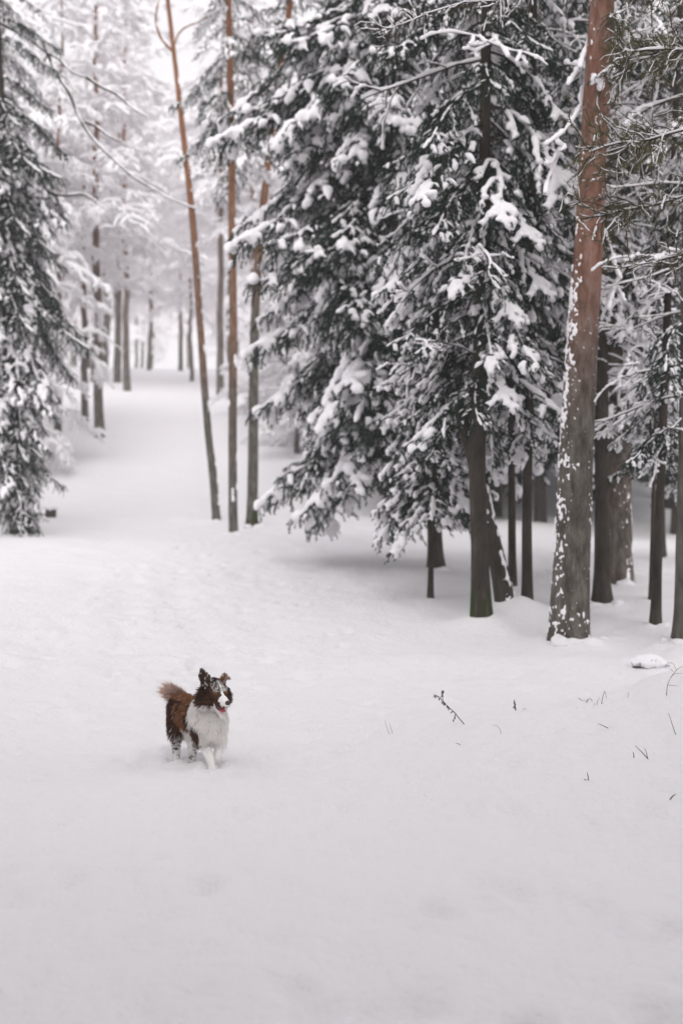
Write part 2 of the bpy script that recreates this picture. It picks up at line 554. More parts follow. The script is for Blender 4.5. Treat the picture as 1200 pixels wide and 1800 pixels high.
def make_bare(seed, L):
    """a dead or thin branch with a ridge of snow along its top"""
    rng = np.random.default_rng(seed)
    lines = []
    def grow(start, yaw, pitch, ln, r, lev):
        n = 9
        y = yaw + np.cumsum(rng.normal(0, .16, n)); p = pitch + np.cumsum(rng.normal(-.02, .12, n))
        P = integrate(start, y, p, ln / n)
        lines.append((P, r))
        if lev < 2:
            for q in range(rng.integers(4, 7) if lev == 0 else rng.integers(1, 4)):
                v = rng.uniform(.25, .95)
                b = np.array([np.interp(v, np.linspace(0, 1, n + 1), P[:, c]) for c in range(3)])
                grow(b, yaw + rng.choice([-1, 1]) * R(rng.uniform(25, 60)), pitch + R(rng.uniform(-30, 12)), ln * rng.uniform(.25, .5), r * .55, lev + 1)
    grow(np.zeros(3), 0, R(rng.uniform(-14, 6)), L, .013, 0)
    mb, sm = MB(), MB()
    for P, r in lines:
        add_tubes(mb, P, np.linspace(r, r * .4, len(P)), 5)
        Q = resample(P, 16)
        w = np.clip(1 + 1.2 * noise2(np.arange(16) * .7, np.full(16, seed + r * 999), seed), .4, 1.8)
        rr = (r * .7 + .012) * w
        add_tubes(sm, Q + np.array([0, 0, 1]) * (rr * .7 + r * .4)[:, None], rr, 6, True, .85)
    return mb.mesh('bare_branch', [M_bark]), sm.mesh('bare_branch_snow', [M_snow]), L
BARE = [make_bare(s, L) for s, L in ((1, 1.3), (2, 1.6), (3, 1.0), (4, 1.5))]

# ------------------------------------------------------------------ trunks
def trunk_mesh(path, radii, base, seed, k=18, rough=.05, flare=.35, mats=None, tone=None, moss=None):
    """path in world coordinates (from the foot upward); mesh local to base"""
    n = max(16, int(np.linalg.norm(np.diff(np.asarray(path), axis=0), axis=1).sum() / .22))
    n = min(n, 90)
    P = smooth_path(path, n)
    rr = np.interp(np.linspace(0, len(radii) - 1, n), np.arange(len(radii)), radii)
    h = P[:, 2] - P[0, 2]
    P = P - np.asarray(base)
    P = np.vstack([P[0] - (P[1] - P[0]) / max(np.linalg.norm(P[1] - P[0]), 1e-6) * .25, P]); rr = np.r_[rr[0], rr]; h = np.r_[-.1, h]
    rr = rr * (1 + flare * np.exp(-np.maximum(h, 0) / .22))
    V, fs = tubes(P, rr, k, False)
    V = V.reshape(len(P), k, 3)
    C = P[:, None]
    off = V - C
    a = np.arange(k) * 2 * np.pi / k
    q = np.stack([np.cos(a)[None] * 1.6 + 0 * h[:, None], np.sin(a)[None] * 1.6 + 0 * h[:, None], h[:, None] * 1.4 + 0 * a[None]], -1).reshape(-1, 3)
    nz = noise3(q + seed * 13.7, seed).reshape(len(P), k, 1) * 2 * rough + noise3(q * 3.1, seed + 5).reshape(len(P), k, 1) * rough
    lob = (np.cos(a * 4 + seed)[None, :, None] * np.exp(-np.maximum(h, 0) / .2)[:, None, None]) * .10
    V = C + off * (1 + nz + lob)
    mb = MB()
    tn = np.zeros((len(P), k)) if tone is None else np.repeat(np.interp(h, *tone)[:, None], k, 1)
    fm = np.zeros(len(fs[0]), np.int32)
    if moss is not None:
        hf = np.repeat(h[:-1], k)
        fm = np.where((hf < moss) & (noise3(q[:len(fs[0])] * 2, 99) > hf - .25), 1, 0)
    mb.add(V.reshape(-1, 3), fs[0], fm, tn.ravel())
    cap = np.array([[(len(P) - 1) * k + j for j in range(k)]])
    mb.f.append(cap); mb.v.append(np.zeros((0, 3), np.float32)); mb.m.append(np.zeros(1, np.int32)); mb.attr.append(np.zeros(0, np.float32))
    return mb.mesh('trunk', mats or [M_bark, M_moss], True, 'tone'), P + np.asarray(base), rr

def on_path(P, rr, z):
    i = np.interp(z, P[:, 2], np.arange(len(P)))
    j = np.arange(len(P))
    return np.array([np.interp(i, j, P[:, c]) for c in range(3)]), float(np.interp(i, j, rr))

def px_trunk(pts, D=None, top=None):
    """(px, py, width px) from the foot up -> path, radii, distance; the foot stands on the snow"""
    foot = ground_at(pts[0][0], pts[0][1])
    D = foot[1]
    path = [at(x, y, D) for x, y, w in pts]
    path[0] = foot
    rad = [w * D / F / 2 for x, y, w in pts]
    if top is not None:                                     # carry on above the frame
        d = path[-1] - path[-2]; d = d / d[2]
        need = top - (path[-1][2] - foot[2])
        if need > 0:
            path.append(path[-1] + d * need); rad.append(rad[-1] * max(.25, 1 - need / 14))
    return path, rad, foot, D

def side_snow(mb, P, rr, rng, n, az0, spread, h0, h1, size, tilt=None):
    """snow stuck to one side of a trunk: ragged clusters of small lumps packed on the bark"""
    z0 = P[1, 2]
    C, S = [], []
    while n > 0:
        h = h0 + (h1 - h0) * rng.random()
        a = az0 + rng.normal(0, spread)
        for _ in range(rng.integers(1, 9) if size > .0095 else rng.integers(1, 3)):
            n -= 1
            hh = max(h0, h + rng.normal(0, .055)); aa = a + rng.normal(0, .13)
            c, r = on_path(P, rr, z0 + hh)
            d = np.array([math.cos(aa), math.sin(aa), 0])
            s = size * rng.uniform(.4, 1.3)
            C.append(c + d * (r * .985)); S.append((s * .8, s * .8, s * rng.uniform(.6, 1.9)))
    balls(mb, C, np.array(S), 0, rng, .35)

def place(parent, name, pair, loc, az, pitch, roll, s, snow=True):
    o = link(name, pair[0], parent, loc)
    o.rotation_euler = (roll, -pitch, az)
    o.scale = (s, s, s)
    if snow and pair[1] is not None:
        tag(link('snow', pair[1], o), kind='stuff')
    return o

def boughs(root, P, rr, rng, z0, z1, n, l0, l1, kinds, azfun=None, pitch=(0, 0), bare=0.0, ez=1.0):
    """put n boughs round the trunk between heights z0 and z1 (above the foot)"""
    base = np.array(root.location)
    ga = rng.uniform(0, 6.28)
    for i in range(n):
        t = ((i + rng.uniform(0, 1)) / n) ** ez
        h = z0 + (z1 - z0) * t
        c, r = on_path(P, rr, base[2] + h)
        az = ga + i * 2.39996 + rng.normal(0, .25)
        if azfun is not None: az = azfun(az, rng)
        ln = (l0 + (l1 - l0) * t) * rng.uniform(.75, 1.12)
        if rng.random() < bare:
            b = BARE[rng.integers(len(BARE))]
            place(root, 'dead_branch', b, c - base, az, R(rng.uniform(-20, 10)), R(rng.uniform(-30, 30)), ln / b[2] * .9)
            continue
        k = kinds[rng.integers(len(kinds))]
        b = BOUGH[k]
        place(root, 'bough', b, c - base, az, R(rng.uniform(-7, 7) + pitch[0] + (pitch[1] - pitch[0]) * t), R(rng.uniform(-12, 12)), ln / b[2])

def build_tree(name, label, cat, pts, seed, top, group=None, mats=None, tone=None, k=18, rough=.06, flare=.5, moss=None, bump_h=.05):
    path, rad, foot, D = px_trunk(pts, top=top)
    BUMPS.append((foot[0], foot[1], max(.35, rad[0] * 3), bump_h))
    root = tag(empty(name, foot), label, cat, group)
    me, P, rr = trunk_mesh(path, rad, foot, seed, k, rough, flare, mats, tone, moss)
    link('trunk', me, root)
    rc = rg(seed + 5000)
    q = 12; a = rc.uniform(0, 6.28, q); r0 = rr[0] * 1.3
    C = np.stack([np.cos(a) * r0 * rc.uniform(.95, 1.25, q), np.sin(a) * r0 * rc.uniform(.95, 1.25, q), rc.uniform(-.03, .03, q)], 1)
    cm = MB(); balls(cm, C, np.stack([rc.uniform(.06, .14, q), rc.uniform(.06, .14, q), rc.uniform(.05, .10, q)], 1) * (.5 + rad[0] * 3), 0, rc)
    cs = remesh(cm, .016, 4); cs.materials.clear(); cs.materials.append(M_ground)
    link('snow_drift', cs, root)
    return root, P, rr, D

rg = np.random.default_rng
SP = 'spruces of the dark stand on the right'

# ---- the near spruces of the right-hand stand
root, P, rr, D = build_tree('spruce_tree', 'broad spruce with the widest snow-laden boughs, overhanging the path and hiding its dark foot', 'spruce tree',
    [(766, 1004, 24), (760, 850, 24), (754, 700, 23), (740, 390, 22), (707, 100, 20)], 1, 14, SP)
def left_bias(az, rng):
    # most long boughs reach to the open side of the stand
    return az if rng.random() < .45 else R(rng.uniform(150, 270))
boughs(root, P, rr, rg(101), 2.3, 4.6, 60, 2.6, 2.7, ['mid', 'mid2', 'steep', 'dark', 'dark'], left_bias, (-4, 2))
boughs(root, P, rr, rg(102), 4.6, 8.6, 88, 2.75, 2.05, ['mid', 'dark', 'steep', 'mid2', 'dark', 'flat2'], left_bias, (0, -2))
for h, az, ln, k in ((8.3, 176, 3.2, 'mid2'), (7.5, 190, 3.2, 'mid'), (6.6, 180, 3.1, 'mid2'), (6.0, 196, 3.2, 'mid'), (5.2, 178, 2.9, 'mid2'), (4.5, 188, 3.0, 'mid'), (7.9, 215, 2.9, 'steep'), (5.6, 222, 2.6, 'steep')):
    c, r = on_path(P, rr, root.location.z + h)
    place(root, 'bough', BOUGH[k], c - np.array(root.location), R(az), R(2), 0, ln / 2.2)
boughs(root, P, rr, rg(103), 8.6, 13.5, 40, 2.4, .5, ['flat2', 'mid', 'mid2'], None, (2, 8))

root, P, rr, D = build_tree('spruce_tree', 'spruce with a bare mossy lower trunk, beside the trunk leaning under snow', 'spruce tree',
    [(846, 1104, 33), (842, 950, 30), (838, 780, 29), (848, 520, 26), (850, 330, 22), (853, 120, 19)], 2, 12, SP, moss=.55, bump_h=.14)
boughs(root, P, rr, rg(111), 2.4, 4.4, 40, 1.15, 1.35, ['short', 'short2', 'dark', 'mid2', 'steep', 'dark'], None, (-8, 0), .15)
boughs(root, P, rr, rg(112), 4.4, 8.2, 54, 1.5, 1.4, ['mid', 'mid2', 'dark', 'dark', 'short2', 'dark'], None, (-6, 0), .22)
boughs(root, P, rr, rg(113), 8.2, 11.8, 26, 1.4, .4, ['flat2', 'mid'], None, (2, 8))

root, P, rr, D = build_tree('spruce_sapling', 'thin-stemmed young spruce whose dense lumpy crown hangs before the broad spruce', 'spruce sapling',
    [(756, 1060, 10), (758, 950, 9), (762, 860, 9), (766, 700, 8), (768, 480, 6)], 3, 4.4, SP)
boughs(root, P, rr, rg(121), 1.25, 3.0, 44, 1.0, .85, ['short', 'short2', 'short', 'short2'], None, (-8, 0))
boughs(root, P, rr, rg(122), 3.0, 4.3, 26, .8, .3, ['short', 'short2'], None, (0, 10))

root, P, rr, D = build_tree('spruce_tree', 'slim spruce trunk with short boughs, second left of the big pine', 'spruce tree',
    [(900, 1044, 14), (899, 900, 13), (897, 700, 12), (894, 400, 11)], 4, 10, SP)
boughs(root, P, rr, rg(131), 2.2, 6.0, 34, 1.2, 1.25, ['short', 'short2', 'mid2'], None, (-6, 0), .15)
boughs(root, P, rr, rg(132), 6.0, 9.9, 26, 1.2, .4, ['mid', 'short'], None, (2, 8))

root, P, rr, D = build_tree('spruce_tree', 'slim straight spruce just left of the big pine with drooping snowy branch ends', 'spruce tree',
    [(926, 1086, 19), (926, 900, 17), (929, 700, 16), (934, 400, 15), (937, 60, 13)], 5, 11, SP)
boughs(root, P, rr, rg(141), 2.1, 4.6, 22, .95, 1.2, ['short', 'short2', 'short2'], None, (-10, 0), .22)
boughs(root, P, rr, rg(142), 4.6, 10.6, 36, 1.2, .5, ['short', 'dark', 'dark', 'short2'], None, (-4, 4), .35)

root, P, rr, D = build_tree('leaning_trunk', 'dark trunk leaning against the mossy spruce, its foot buried in a slope of snow', 'tree trunk',
    [(893, 1088, 34), (876, 1000, 30), (858, 920, 27), (840, 840, 24), (818, 760, 22)], 6, 3.4, None, flare=.15, bump_h=.2)
sm = MB(); side_snow(sm, P - np.array(root.location), rr, rg(7), 260, R(-25), .5, .0, 2.2, .022)
tag(link('snow', remesh(sm, .014, 2), root), kind='stuff').data.materials.append(M_snow)
boughs(root, P, rr, rg(152), 1.9, 3.2, 7, .9, .7, ['short2', 'dark'], None, (-10, 0))

# ---- the big pine
PINE_L = 'tall red-barked pine in front of the stand, its lower trunk flecked with snow'
root, P, rr, D = build_tree('pine_tree', PINE_L, 'pine tree',
    [(998, 1132, 70), (1002, 1040, 66), (1008, 900, 62), (1017, 700, 57), (1032, 450, 51), (1045, 220, 46), (1058, 0, 43)], 8, 13,
    None, [M_pine, M_moss], ([0, 1.9, 2.8, 3.8, 9], [-.3, -.2, .35, .95, 1]), 26, .05, .12, bump_h=.06)
PB = np.array(root.location)
sm = MB(); L_ = P - PB
side_snow(sm, L_, rr, rg(11), 760, R(192), .42, .05, 3.7, .018)
side_snow(sm, L_, rr, rg(12), 640, R(-110), .8, .0, 3.3, .0085)
side_snow(sm, L_, rr, rg(13), 46, R(-110), .8, .0, .3, .017)
side_snow(sm, L_, rr, rg(14), 90, R(0), .25, .3, 3.0, .014)
side_snow(sm, L_, rr, rg(15), 90, R(195), .3, 3.4, 7.5, .014)
tag(link('snow', remesh(sm, .008, 1, .6), root), kind='stuff').data.materials.append(M_snow)
def px_branch(root, name, lines, D0, D1, r, sr, base):
    """a bare branch drawn along photo pixels at its own depth, snow along its top"""
    mb, sm = MB(), MB()
    for li, pts in enumerate(lines):
        n = len(pts)
        W = np.array([at(x, y, D0 + (D1 - D0) * i / max(n - 1, 1)) for i, (x, y) in enumerate(pts)])
        Q = smooth_path(W, 6 * n)
        k = r if li == 0 else r * .7
        add_tubes(mb, Q - base, np.linspace(k, k * .5, len(Q)), 6)
        w = np.clip(1 + 1.1 * noise2(np.arange(len(Q)) * .45, np.full(len(Q), li * 3.7 + pts[0][0]), 3), .45, 1.7)
        s = (sr if li == 0 else sr * .85) * w
        add_tubes(sm, Q - base + np.array([0, -.3, 1]) * (s * .6 + k * .3)[:, None], s, 8, True, .85)
    o = link(name, mb.mesh(name, [M_bark]), root)
    tag(link('snow', sm.mesh('snow', [M_snow]), o), kind='stuff')
    return o
px_branch(root, 'branch', [[(1050, 40), (1040, 55), (1032, 80), (1022, 105), (1018, 120)], [(995, 113), (1008, 115), (1020, 116), (1032, 122), (1042, 136), (1055, 146)], [(1020, 116), (1012, 128), (1004, 140), (997, 150)]], 14.3, 13.7, .014, .030, PB)
px_branch(root, 'branch', [[(1030, 150), (1021, 165), (1020, 185), (1008, 208), (990, 232), (976, 243), (958, 256)], [(980, 240), (979, 252), (992, 260), (984, 266)], [(982, 262), (974, 290), (963, 315), (957, 340)], [(984, 262), (970, 285), (960, 290)]], 14.2, 13.6, .014, .026, PB)
px_branch(root, 'branch', [[(1052, 400), (1063, 412), (1074, 440), (1080, 470), (1090, 492)], [(1090, 490), (1080, 505), (1072, 530), (1068, 545)], [(1084, 505), (1092, 520), (1097, 530)]], 14.2, 14.0, .012, .022, PB)
px_branch(root, 'branch_stub', [[(1078, 25), (1084, 33), (1088, 42)]], 14.0, 13.9, .01, .022, PB)
px_branch(root, 'branch_stub', [[(1066, 160), (1074, 172), (1082, 182)]], 14.0, 13.9, .01, .022, PB)
rgp = rg(77)
for i in range(16):                                         # crown limbs high above the frame
    c, r = on_path(P, rr, PB[2] + 8.6 + i * .28)
    b = BARE[i % 4]
    o = place(root, 'limb', BOUGH['flat'], c - PB, i * 2.4, R(12), 0, rgp.uniform(.7, 1.0))

# ---- trunks right of the pine
root, P, rr, D = build_tree('spruce_tree', 'straight dark trunk standing close behind the big pine', 'spruce tree',
    [(1057, 1064, 27), (1057, 900, 26), (1056, 600, 24), (1054, 300, 22), (1052, 60, 20)], 12, 12, SP)
boughs(root, P, rr, rg(161), 2.6, 6.5, 34, 1.0, 1.3, ['dark', 'short2'], lambda a, r: R(r.uniform(-70, 50)), (-5, 0), .6)
boughs(root, P, rr, rg(162), 6.0, 11.6, 34, 1.7, .5, ['dark', 'mid2', 'dark'], None, (-4, 4), .35)
root, P, rr, D = build_tree('spruce_tree', 'thick reddish-brown rough trunk behind and to the right of the big pine', 'spruce tree',
    [(1088, 1030, 45), (1088, 900, 42), (1086, 700, 38), (1084, 450, 34)], 13, 12, SP, [M_pine, M_moss], ([0, 1, 9], [.05, .12, .15]), 22, .12, .12)
sm = MB(); side_snow(sm, P - np.array(root.location), rr, rg(17), 200, R(-55), .7, 0, 1.4, .017)
tag(link('snow', remesh(sm, .01, 1, .6), root), kind='stuff').data.materials.append(M_snow)
boughs(root, P, rr, rg(171), 2.3, 6.5, 52, 1.4, 1.8, ['dark', 'mid2', 'dark', 'mid'], None, (-6, 0), .35)
boughs(root, P, rr, rg(172), 6.5, 11.6, 34, 1.8, .5, ['mid', 'flat2', 'dark'], None, (0, 6), .15)
root, P, rr, D = build_tree('spruce_tree', 'thin slightly leaning dark trunk with dead side twigs, second from the frame edge', 'spruce tree',
    [(1151, 1104, 17), (1158, 900, 15), (1166, 700, 14), (1174, 500, 13), (1184, 260, 11), (1192, 60, 10)], 14, 9, SP)
boughs(root, P, rr, rg(181), 2.0, 7.4, 40, .9, 1.0, ['dark', 'short2'], None, (0, 0), .8)
root, P, rr, D = build_tree('spruce_tree', 'very thin short dark stem close behind the thin leaning trunk', 'tree stem',
    [(1143, 1060, 8), (1145, 980, 8), (1148, 850, 7), (1150, 740, 6)], 15, 4, SP)
boughs(root, P, rr, rg(183), 2.0, 3.9, 12, .7, .4, ['short2'], None, (0, 0), .6)
root, P, rr, D = build_tree('spruce_tree', 'greenish-grey trunk cut by the right edge of the frame', 'spruce tree',
    [(1197, 1130, 27), (1198, 1000, 24), (1202, 800, 22), (1206, 500, 20), (1212, 200, 18)], 16, 11, SP, [M_greybark, M_moss])
boughs(root, P, rr, rg(191), 1.9, 7.4, 40, 1.0, 1.2, ['dark', 'short2', 'mid2'], lambda a, r: R(r.uniform(60, 250)), (0, 0), .65)
root, P, rr, D = build_tree('spruce_tree', 'dark spruce foot seen small between the two thin trunks at right', 'spruce tree',
    [(1160, 985, 16), (1160, 900, 15), (1160, 700, 14)], 18, 9, SP)
boughs(root, P, rr, rg(195), 1.6, 8.6, 60, 1.8, .6, ['dark', 'mid', 'mid2'], None, (-6, 4), .15)

# ---- the three pine trunks by the path
TR = 'pine trunks beside the path'
T3 = ([0, 2.6, 3.6, 5.5, 7.2, 9], [-.1, 0, .45, .6, 1, 1.2])
c_trees = []
root, P, rr, D = build_tree('pine_tree', 'slender leaning pine with a forked top, leftmost of three pines by the path', 'pine tree',
    [(381, 917, 15), (374, 830, 14), (365, 750, 13), (351, 560, 12), (338, 380, 12), (318, 200, 10), (306, 95, 8)], 21, 14.8, TR, [M_orange, M_moss], T3, 12, .05, .15)
base = np.array(root.location)
sm = MB(); side_snow(sm, P - base, rr, rg(22), 160, R(-20), .35, .1, 10, .028)
tag(link('snow', remesh(sm, .02, 1, .6), root), kind='stuff').data.materials.append(M_snow)
def px_limb(root, pts, D, r0, r1, base, snow=.03, m=None, tone=1.0):
    W = np.array([at(x, y, D) for x, y in pts]) - base
    Q = smooth_path(W, 6 * len(pts))
    mb = MB()
    V, fs = tubes(Q, np.linspace(r0, r1, len(Q)), 8, True)
    n0 = mb.n; mb.add(V, fs[0], 0, np.full(len(V), tone))
    o = link('limb', mb.mesh('limb', [m or M_orange], True, 'tone'), root)
    if snow:
        sm = MB()
        w = np.clip(1 + 1.1 * noise2(np.arange(len(Q)) * .5, np.full(len(Q), pts[0][0]), 3), .4, 1.7)
        add_tubes(sm, Q + np.array([0, 0, 1]) * (snow * .5 + np.linspace(r0, r1, len(Q)) * .6)[:, None], snow * w, 7, True, .8)
        link('snow', sm.mesh('snow', [M_snow]), o)
    return o
px_limb(root, [(306, 92), (292, 78), (280, 60), (274, 30), (280, -10), (276, -60)], D, .036, .015, base, .022)
px_limb(root, [(304, 84), (312, 62), (326, 48), (346, 40), (372, 28)], D, .030, .012, base, .022)
c_trees.append((root, P, rr, 12.6, 14.6, 20))
root, P, rr, D = build_tree('pine_tree', 'upright reddish pine trunk, middle one of the three by the path', 'pine tree',
    [(410, 940, 16), (409, 850, 15), (409, 700, 15), (410, 560, 14), (408, 400, 13), (407, 250, 12), (403, 60, 11)], 23, 11.5, TR, [M_orange, M_moss], ([0, 2.6, 3.8, 6, 8.5], [-.1, .1, .5, .7, 1.1]), 12, .06, .15)
sm = MB(); side_snow(sm, P - np.array(root.location), rr, rg(24), 60, R(-60), .8, .1, 10, .04)
tag(link('snow', remesh(sm, .02, 1, .6), root), kind='stuff').data.materials.append(M_snow)
c_trees.append((root, P, rr, 7.4, 12.8, 44))
root, P, rr, D = build_tree('pine_tree', 'pine with mossy foot and bright orange upper trunk, rightmost of the three pines', 'pine tree',
    [(443, 927, 20), (445, 800, 18), (447, 600, 16), (456, 430, 14), (467, 320, 13), (486, 160, 12), (507, 26, 11)], 25, 13, TR, [M_orange, M_moss], ([0, 3.6, 4.8, 6.4, 9], [-.15, -.1, .3, .8, 1.2]), 12, .05, .2, moss=.25)
c_trees.append((root, P, rr, 9.8, 13.5, 26))
for root, P, rr, a, b_, n in c_trees:
    boughs(root, P, rr, rg(int(a * 100)), a, b_, n, 1.5, 1.0, ['dark', 'steep', 'mid2'] if n == 44 else ['flat2', 'mid', 'dark'], None, (-4, 10))

# ---- the dark spruce cut by the left edge
root, P, rr, D = build_tree('spruce_tree', 'dark snow-hung spruce filling the left edge, boughs sweeping steeply down', 'spruce tree',
    [(38, 944, 30), (30, 850, 30), (16, 600, 30), (4, 350, 28), (-8, 100, 24)], 31, 13, None, k=14)
boughs(root, P, rr, rg(201), .55, 3.4, 52, 1.1, 1.4, ['steep', 'dark', 'mid2', 'dark'], None, (-16, -10))
boughs(root, P, rr, rg(202), 3.4, 7.6, 74, 1.8, 1.9, ['steep', 'mid2', 'dark', 'steep', 'dark', 'dark'], None, (-16, -8))
boughs(root, P, rr, rg(203), 7.0, 12.8, 44, 1.9, .5, ['mid2', 'mid', 'dark'], None, (-6, 6))
base = np.array(root.location)
for pts in ([(0, 40), (50, 68), (82, 92), (105, 105), (128, 128), (152, 136)], [(84, 94), (100, 130), (122, 165), (146, 220), (180, 262), (205, 285), (235, 312), (268, 332), (300, 350), (345, 368)],
            [(152, 136), (176, 152), (205, 166), (235, 192), (258, 205)], [(84, 94), (78, 110), (76, 140)], [(150, 215), (168, 222), (190, 238), (215, 250)], [(60, 305), (85, 315), (105, 322)], [(85, 338), (110, 344), (145, 342), (165, 352), (185, 368)]):
    px_limb(root, pts, D + 1.0, .030, .010, base, .022, M_bark)

# ---- whitened background trees: three kinds built once, then copied
def white_tree(seed, H, r, first, nl, reach, needle=0.0):
    rng = rg(seed)
    tr, br, sn = MB(), MB(), MB()
    zz = np.linspace(0, H, 24)
    P = np.stack([np.cumsum(rng.normal(0, .035, 24)), np.cumsum(rng.normal(0, .035, 24)), zz], 1); P[0, :2] = 0
    rr = r * (1 - zz / H * .85) * (1 + .25 * np.exp(-zz / .25))
    P[0, 2] = -.4
    V, fs = tubes(P, rr, 10, False)
    tr.add(V, fs[0], 0, np.repeat(np.interp(zz, [0, H * .25, H * .5, H], [0, .2, 1, 1]), 10))
    limbs, secs, ters = [], [], []
    for i in range(nl):
        t = ((i + rng.random()) / nl)
        h = first + (H * .98 - first) * t
        az = i * 2.4 + rng.normal(0, .3)
        ln = reach * (1 - t * .72) * rng.uniform(.6, 1.15)
        n = 8
        p = R(rng.uniform(5, 35)) - R(rng.uniform(45, 85)) * np.linspace(0, 1, n)
        y = az + np.cumsum(rng.normal(0, .10, n))
        c = np.array([np.interp(h, zz, P[:, k]) for k in range(3)])
        L = integrate(c, y, p, ln / n); limbs.append(L)
        for q in range(int(ln / .13)):
            v = rng.uniform(.12, 1)
            b = np.array([np.interp(v, np.linspace(0, 1, n + 1), L[:, k]) for k in range(3)])
            sl = ln * rng.uniform(.18, .42) * (1.1 - .5 * v)
            sy = np.interp(v, np.linspace(0, 1, n), y) + rng.choice([-1, 1]) * R(rng.uniform(25, 70))
            spp = R(rng.uniform(-25, 20)) - R(rng.uniform(30, 70)) * np.linspace(0, 1, 4)
            S = integrate(b, np.full(4, sy), spp, sl / 4); secs.append(S)
            for w in range(rng.integers(2, 5)):
                k_ = rng.integers(1, 5)
                tl = sl * rng.uniform(.25, .5)
                ty = sy + rng.choice([-1, 1]) * R(rng.uniform(30, 80))
                tp = R(rng.uniform(-50, 5)) - R(25) * np.linspace(0, 1, 2)
                ters.append(integrate(S[k_], np.full(2, ty), tp, tl / 2))
    limbs, secs, ters = np.array(limbs), np.array(secs), np.array(ters)
    up = np.array([0, 0, 1.0])
    add_tubes(br, limbs, np.broadcast_to(np.linspace(.026, .008, 9), limbs.shape[:2]), 4)
    add_tubes(br, secs, np.broadcast_to(np.linspace(.005, .002, 5), secs.shape[:2]), 3, False)
    if needle:
        needles(br, list(secs) + list(ters), rng, 22 * needle, .10, .03, .35)
    for A, r0 in ((limbs, .064), (secs, .050), (ters, .036)):
        w = np.clip(rng.normal(1, .35, A.shape[:2]), .45, 1.9) * r0 * np.linspace(1, .85, A.shape[1])[None]
        add_tubes(sn, A + up * (w * .35)[..., None], w, 4, True, .85)
    return (tr.mesh('trunk', [M_pine if seed % 2 else M_greybark], True, 'tone'),
            br.mesh('crown', [M_greytwig, M_needle, M_frost], False), sn.mesh('snow', [M_rime]))
WHITE = [white_tree(301, 14, .15, 4.6, 42, 3.2), white_tree(302, 12, .13, 2.8, 44, 3.0), white_tree(303, 15, .16, 5.6, 40, 3.2), white_tree(304, 7.5, .08, .5, 44, 2.3)]

def dark_tree(seed, H, first, n, l0, kinds):
    rng = rg(seed)
    tr, br, sn = MB(), MB(), MB()
    zz = np.linspace(-.3, H, 20)
    P = np.stack([zz * 0, zz * 0, zz], 1)
    V, fs = tubes(P, .15 * (1 - np.clip(zz, 0, H) / H * .9) * (1 + .3 * np.exp(-np.maximum(zz, 0) / .2)), 10, False)
    tr.add(V, fs[0])
    for i in range(n):
        t = (i + rng.random()) / n
        h = first + (H - first) * t
        k = kinds[rng.integers(len(kinds))]
        mb, (sv, sf), L = BOUGH_LOW[k]
        s = (l0 * (1 - t) ** .8 + .25) * rng.uniform(.75, 1.15) / L
        az = i * 2.39996 + rng.normal(0, .3); pi = R(rng.uniform(-10, 4) + 10 * t)
        ca, sa, cp, sp_ = math.cos(az), math.sin(az), math.cos(pi), math.sin(pi)
        Rz = np.array([[ca, -sa, 0], [sa, ca, 0], [0, 0, 1]]); Ry = np.array([[cp, 0, -sp_], [0, 1, 0], [sp_, 0, cp]])
        A = (Rz @ Ry) * s
        o = np.array([0, 0, h])
        V = np.concatenate(mb.v) @ A.T + o
        n0 = br.n
        br.v.append(V.astype(np.float32)); br.n += len(V); br.attr.append(np.zeros(len(V), np.float32))
        for f, m in zip(mb.f, mb.m): br.f.append(f + n0); br.m.append(m)
        V = sv @ A.T + o
        n0 = sn.n
        sn.v.append(V.astype(np.float32)); sn.n += len(V); sn.attr.append(np.zeros(len(V), np.float32))
        for f in sf: sn.f.append(f + n0); sn.m.append(np.zeros(len(f), np.int32))
    return tr.mesh('trunk', [M_bark]), br.mesh('crown', [M_bark, M_needle, M_frost], False), sn.mesh('snow', [M_snow])
DARK = [dark_tree(401, 13, 2.3, 74, 2.2, ['mid', 'dark', 'mid2', 'dark']), dark_tree(402, 15, 2.9, 76, 2.1, ['dark', 'mid2', 'steep', 'dark']), dark_tree(403, 11, 1.9, 70, 1.9, ['mid', 'dark', 'dark', 'steep'])]

def plant(name, kind, x, y, s, rot, label, cat, group, widths=1.0):
    z = float(zg(x, y, False)) - .08
    root = tag(empty(name, (x, y, z)), label, cat, group)
    root.rotation_euler.z = rot; root.scale = (s * widths, s * widths, s)
    t = link('trunk', kind[0], root)
    t.scale = (1 / (max(1, widths) * max(1, s)),) * 2 + (1,)
    c = link('crown', kind[1], root)
    tag(link('snow', kind[2], c), kind='stuff')
    return root
def plant_px(name, kind, px, py, s, rot, label, cat, group=None, widths=1.0):
    g = ground_at(px, py)
    return plant(name, kind, g[0], g[1], s, rot, label, cat, group, widths)

LW = 'snow-whitened trees left of the path'
plant_px('snowy_tree', WHITE[2], 177, 768, 1.12, .3, 'pale straight trunk standing nearest the left side of the path under white boughs', 'tree', LW, 1.25)
plant_px('snowy_tree', WHITE[2], 152, 750, .8, 1.3, 'thinner dark trunk just behind and left of the pale straight one by the path', 'tree', LW)
plant_px('snowy_tree', WHITE[2], 103, 780, 1.0, 2.2, 'snow-crusted faint trunk between the left-edge spruce and the pale straight trunk', 'tree', LW, .75)
plant_px('snowy_tree', WHITE[2], 225, 687, 1.3, .8, 'grey trunk farther up, left of the path, right one of a pair', 'tree', LW, 1.3)
plant_px('snowy_tree', WHITE[2], 206, 672, 1.2, 3.1, 'dark thin trunk farther up, left of the path, left one of a pair', 'tree', LW, 1.3)
plant_px('snowy_tree', WHITE[0], 262, 651, .9, 4.0, 'faint grey trunk at the far end of the path, on its left', 'tree', LW)
RW = 'snow-whitened trees right of the path'
